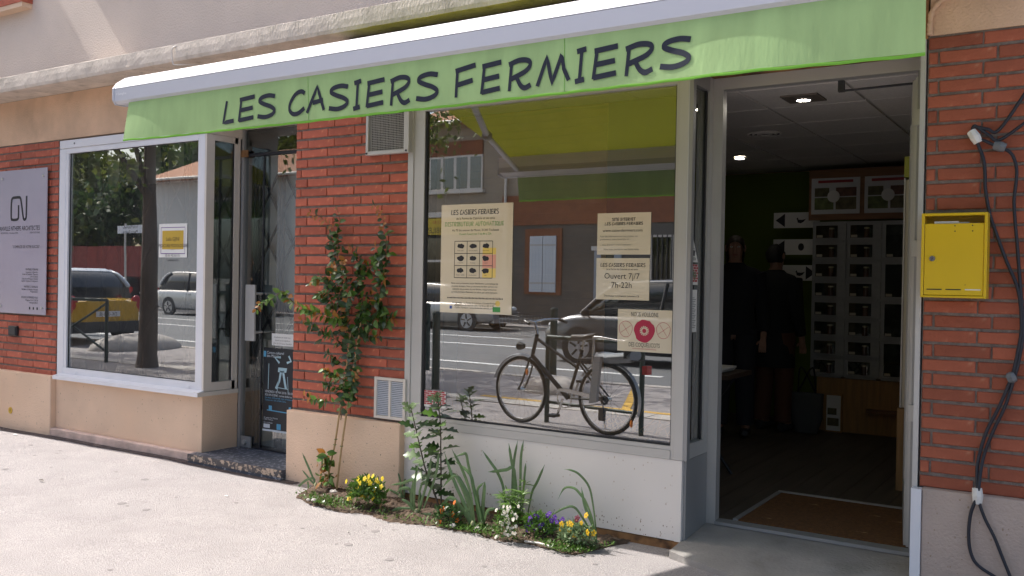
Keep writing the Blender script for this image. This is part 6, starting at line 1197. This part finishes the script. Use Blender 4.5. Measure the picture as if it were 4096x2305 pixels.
# ------------------------------------------------------------------ people
skin = mat('skin', (.36, .20, .14), .55)
def person(lab, loc, rot, arms, hair_c, top_m, leg_m, coat_len, height=1.70, hair_long=False, hold=None):
    k = height/1.72; t = thing('person', lab, 'person', loc, rot)           # faces local -y
    V = []; E_ = []; Rr = []
    def v(p, r, par=None):
        V.append((p[0]*k, p[1]*k, p[2]*k)); Rr.append(r*k if np.isscalar(r) else (r[0]*k, r[1]*k)); i = len(V)-1
        if par is not None: E_.append((par, i))
        return i
    pel = v((0, 0, .94), (.15, .11)); wa = v((0, 0, 1.10), (.135, .10), pel); ch = v((0, .0, 1.30), (.165, .11), wa); ub = v((0, .01, 1.42), (.12, .08), ch); ne = v((0, .0, 1.50), .055, ub); cn = v((0, -.015, 1.55), (.06, .07), ne); md = v((0, -.005, 1.63), (.076, .092), cn); tp = v((0, .01, 1.70), (.06, .075), md)
    for s in (-1, 1):
        h = v((s*.095, 0, .88), .095, pel); kn = v((s*.105, -.015, .50), .06, h); an = v((s*.11, .02, .09), .042, kn); v((s*.115, -.13, .04), .038, an)
        sh = v((s*.185, .0, 1.40), .062, ub); el_, wr_, pm_ = arms[0 if s < 0 else 1]; e = v(el_, .045, sh); w = v(wr_, .030, e); p = v(pm_, (.036, .022), w); d = np.array(pm_)-np.array(wr_); d = d/np.linalg.norm(d); sd = np.cross(d, [0, 0, 1.]); sd = sd/(np.linalg.norm(sd)+1e-9); dn = np.cross(sd, d)
        for j in range(4): b0 = np.array(pm_)+sd*(.024-.016*j)+d*.02; f1 = v(b0, .0095, p); f2 = v(b0+d*(.035+.006*(1.5-abs(j-1.5)))-dn*.012*0, .009, f1); v(b0+d*.055+dn*(-.022 if dn[2] > 0 else .022), .008, f2)
        th = v(np.array(pm_)+sd*.038*s-d*.015, .011, p); v(np.array(pm_)+sd*.052*s+d*.015, .009, th)
    me = bpy.data.meshes.new('body'); me.from_pydata(V, E_, []); b = put(bpy.data.objects.new('body', me), t, local=True); b.modifiers.new('skin', 'SKIN')
    for i, r in enumerate(Rr): me.skin_vertices[0].data[i].radius = (r, r) if np.isscalar(r) else r
    me.skin_vertices[0].data[0].use_root = True; me.materials.append(skin)
    ss = b.modifiers.new('sub', 'SUBSURF'); ss.levels = ss.render_levels = 1
    o = lambda n, mb, m, p=t: obj(n, mb, m, p, local=True)
    rg = lambda z, a, c, y=0, x=0: [((x+a*math.cos(q))*k, (y+c*math.sin(q))*k, z*k) for q in np.linspace(0, 2*math.pi, 17)[:-1]]
    o('top_garment', MB().loft([rg(coat_len, .20, .155), rg(.95, .185, .145), rg(1.10, .165, .125), rg(1.30, .22, .15), rg(1.40, .245, .125, .01), rg(1.45, .19, .105, .008), rg(1.475, .105, .085, .005), rg(1.50, .072, .072)], caps=False), top_m)
    for s in (-1, 1):
        el_, wr_, _ = arms[0 if s < 0 else 1]; A_, B_, C_ = np.array((s*.175, 0, 1.41)), np.array(el_), np.array(wr_); o('sleeve', MB().tube([A_*k, (A_*.5+B_*.5)*k, B_*k, (B_*.5+C_*.5)*k, (B_*.1+C_*.9)*k], [.088*k, .074*k, .064*k, .054*k, .046*k], seg=12), top_m)
        o('trouser_leg', MB().tube([(s*.09*k, 0, .92*k), (s*.10*k, -.01*k, .5*k), (s*.11*k, .015*k, .10*k)], [.115*k, .085*k, .075*k], seg=12), leg_m); o('shoe', MB().loft([[(s*.113*k+w*math.cos(q)*k, y*k, (.045+.04*math.sin(q)*hh)*k+.004) for q in np.linspace(0, 2*math.pi, 11)[:-1]] for y, w, hh in ((.07, .03, 1), (.03, .045, 1.1), (-.08, .05, .9), (-.19, .03, .6))]), bumpm)
        o('eye', MB().ball((s*.031*k, -.088*k, 1.635*k), .011*k, .008*k, .007*k, 8, 6), whitep, b); o('pupil', MB().ball((s*.031*k, -.0955*k, 1.635*k), .005*k, seg=6, rings=4), ink, b); o('ear', MB().ball((s*.079*k, .005*k, 1.625*k), .012*k, .022*k, .032*k, 8, 6), skin, b)
    o('nose', MB().loft([[((w*math.cos(q))*k, (y+.4*w*math.sin(q))*k, z*k) for q in np.linspace(0, 2*math.pi, 9)[:-1]] for z, w, y in ((1.585, .013, -.096), (1.595, .017, -.103), (1.62, .011, -.095), (1.645, .008, -.086))]), skin, b); o('mouth', MB().ball((0, -.083*k, 1.565*k), .024*k, .008*k, .006*k, 10, 6), mat('lips', (.35, .12, .10), .5) if 'lips' not in MATS else MATS['lips'], b)
    hm = mat('hair', hair_c, .6, bump=.8, bscale=60); rq = random.Random(4); vs = []; n, m_ = 16, 9
    for i in range(m_+1):
        a = math.pi*.72*i/m_
        for j in range(n):
            q = 2*math.pi*j/n; fr = max(0, -math.sin(q)); a2 = a*(1-.50*fr); r = 1+rq.uniform(-.05, .05); vs.append((.085*r*math.sin(a2)*math.cos(q)*k, (.012+.100*r*math.sin(a2)*math.sin(q))*k, (1.635+.105*r*math.cos(a2)-(.10*max(0, i-6)/3 if hair_long and fr < .3 else 0))*k))
    o('hair', MB().add(vs, [(i*n+j, (i+1)*n+j, (i+1)*n+(j+1) % n, i*n+(j+1) % n) for i in range(m_) for j in range(n)], True), hm)
    return t
down = [((-.24, .03, 1.12), (-.25, -.05, .88), (-.245, -.075, .81)), ((.24, .03, 1.12), (.25, -.05, .88), (.245, -.075, .81))]
dkcoat = mat('dark_coat', (.010, .011, .013), .9); dkshirt = mat('black_shirt', (.012, .013, .018), .9); trs = mat('brown_trousers', (.09, .035, .02), .9); jns = mat('dark_trousers', (.02, .022, .03), .9)
person('person in a dark coat and brown trousers seen from behind before the lockers', (-2.50, 3.72, .1), math.pi-.25, down, (.012, .010, .009), dkcoat, trs, .60, 1.68)
person('person in dark clothes facing the street at the back of the shop', (-2.72, 3.25, .1), .30, down, (.03, .018, .012), dkshirt, jns, .88, 1.74, True)
bg_ = thing('tote_bag', 'grey cloth tote bag hanging beside the person in the dark coat', 'bag', (-2.20, 3.72, .1)); obj('bag_body', MB().loft([[(-2.20+a*math.cos(q), 3.72+c*math.sin(q), z) for q in np.linspace(0, 2*math.pi, 13)[:-1]] for z, a, c in ((.115, .10, .05), (.25, .14, .06), (.47, .15, .045))]), mat('bag_grey', (.07, .075, .08), .9), bg_)
for s in (-.05, .05): obj('handle', MB().tube(smoothline([(-2.20-.08, 3.72, .47), (-2.20+s, 3.70, .70), (-2.20+.08, 3.72, .47)], 5), .007, seg=6), dkcoat, bg_)
# the photographer stands behind the camera and shows in the corner of the office window
fv = np.array([_f[0], _f[1]]); fv /= np.linalg.norm(fv); side = np.array([fv[1], -fv[0]]); base = CAM[:2]-fv*.42
rot_ = math.atan2(fv[1], fv[0])+math.pi/2
holdp = [((-.25, -.10, 1.18), (-.12, -.30, 1.36), (-.085, -.345, 1.40)), ((.25, -.10, 1.18), (.12, -.30, 1.36), (.085, -.345, 1.40))]
person('photographer in a dark shirt holding a small camera at chin height', (base[0], base[1], 0), rot_, holdp, (.05, .03, .02), dkshirt, jns, .86, 1.74)
cm = thing('compact_camera', 'small black compact camera in the hands of the photographer', 'camera', (CAM[0]-fv[0]*.05, CAM[1]-fv[1]*.05, 1.41), rot_)
obj('camera_body', B(-.055, .055, .0, .03, -.035, .035), bumpm, cm, local=True); obj('lens_barrel', MB().disc((0, .0, 0), .022, (0, -1, 0), .02, 18), darkmetal, cm, local=True); obj('rear_screen', B(-.035, .035, .0302, .032, -.025, .025), carglass, cm, local=True)

for o_ in COL.objects:                        # print too small to pick apart letter by letter
    if o_.parent is not None and o_.name.split('.')[0] in ('lettering', 'blue_print', 'red_lettering', 'plate_lettering', 'printed_figure', 'printed_plants', 'printed_bricks', 'poppy', 'poppy_heart', 'maker_mark', 'stamped_mark', 'rim_slots', 'spokes', 'basket_wire', 'pictogram'): o_['kind'] = 'stuff'
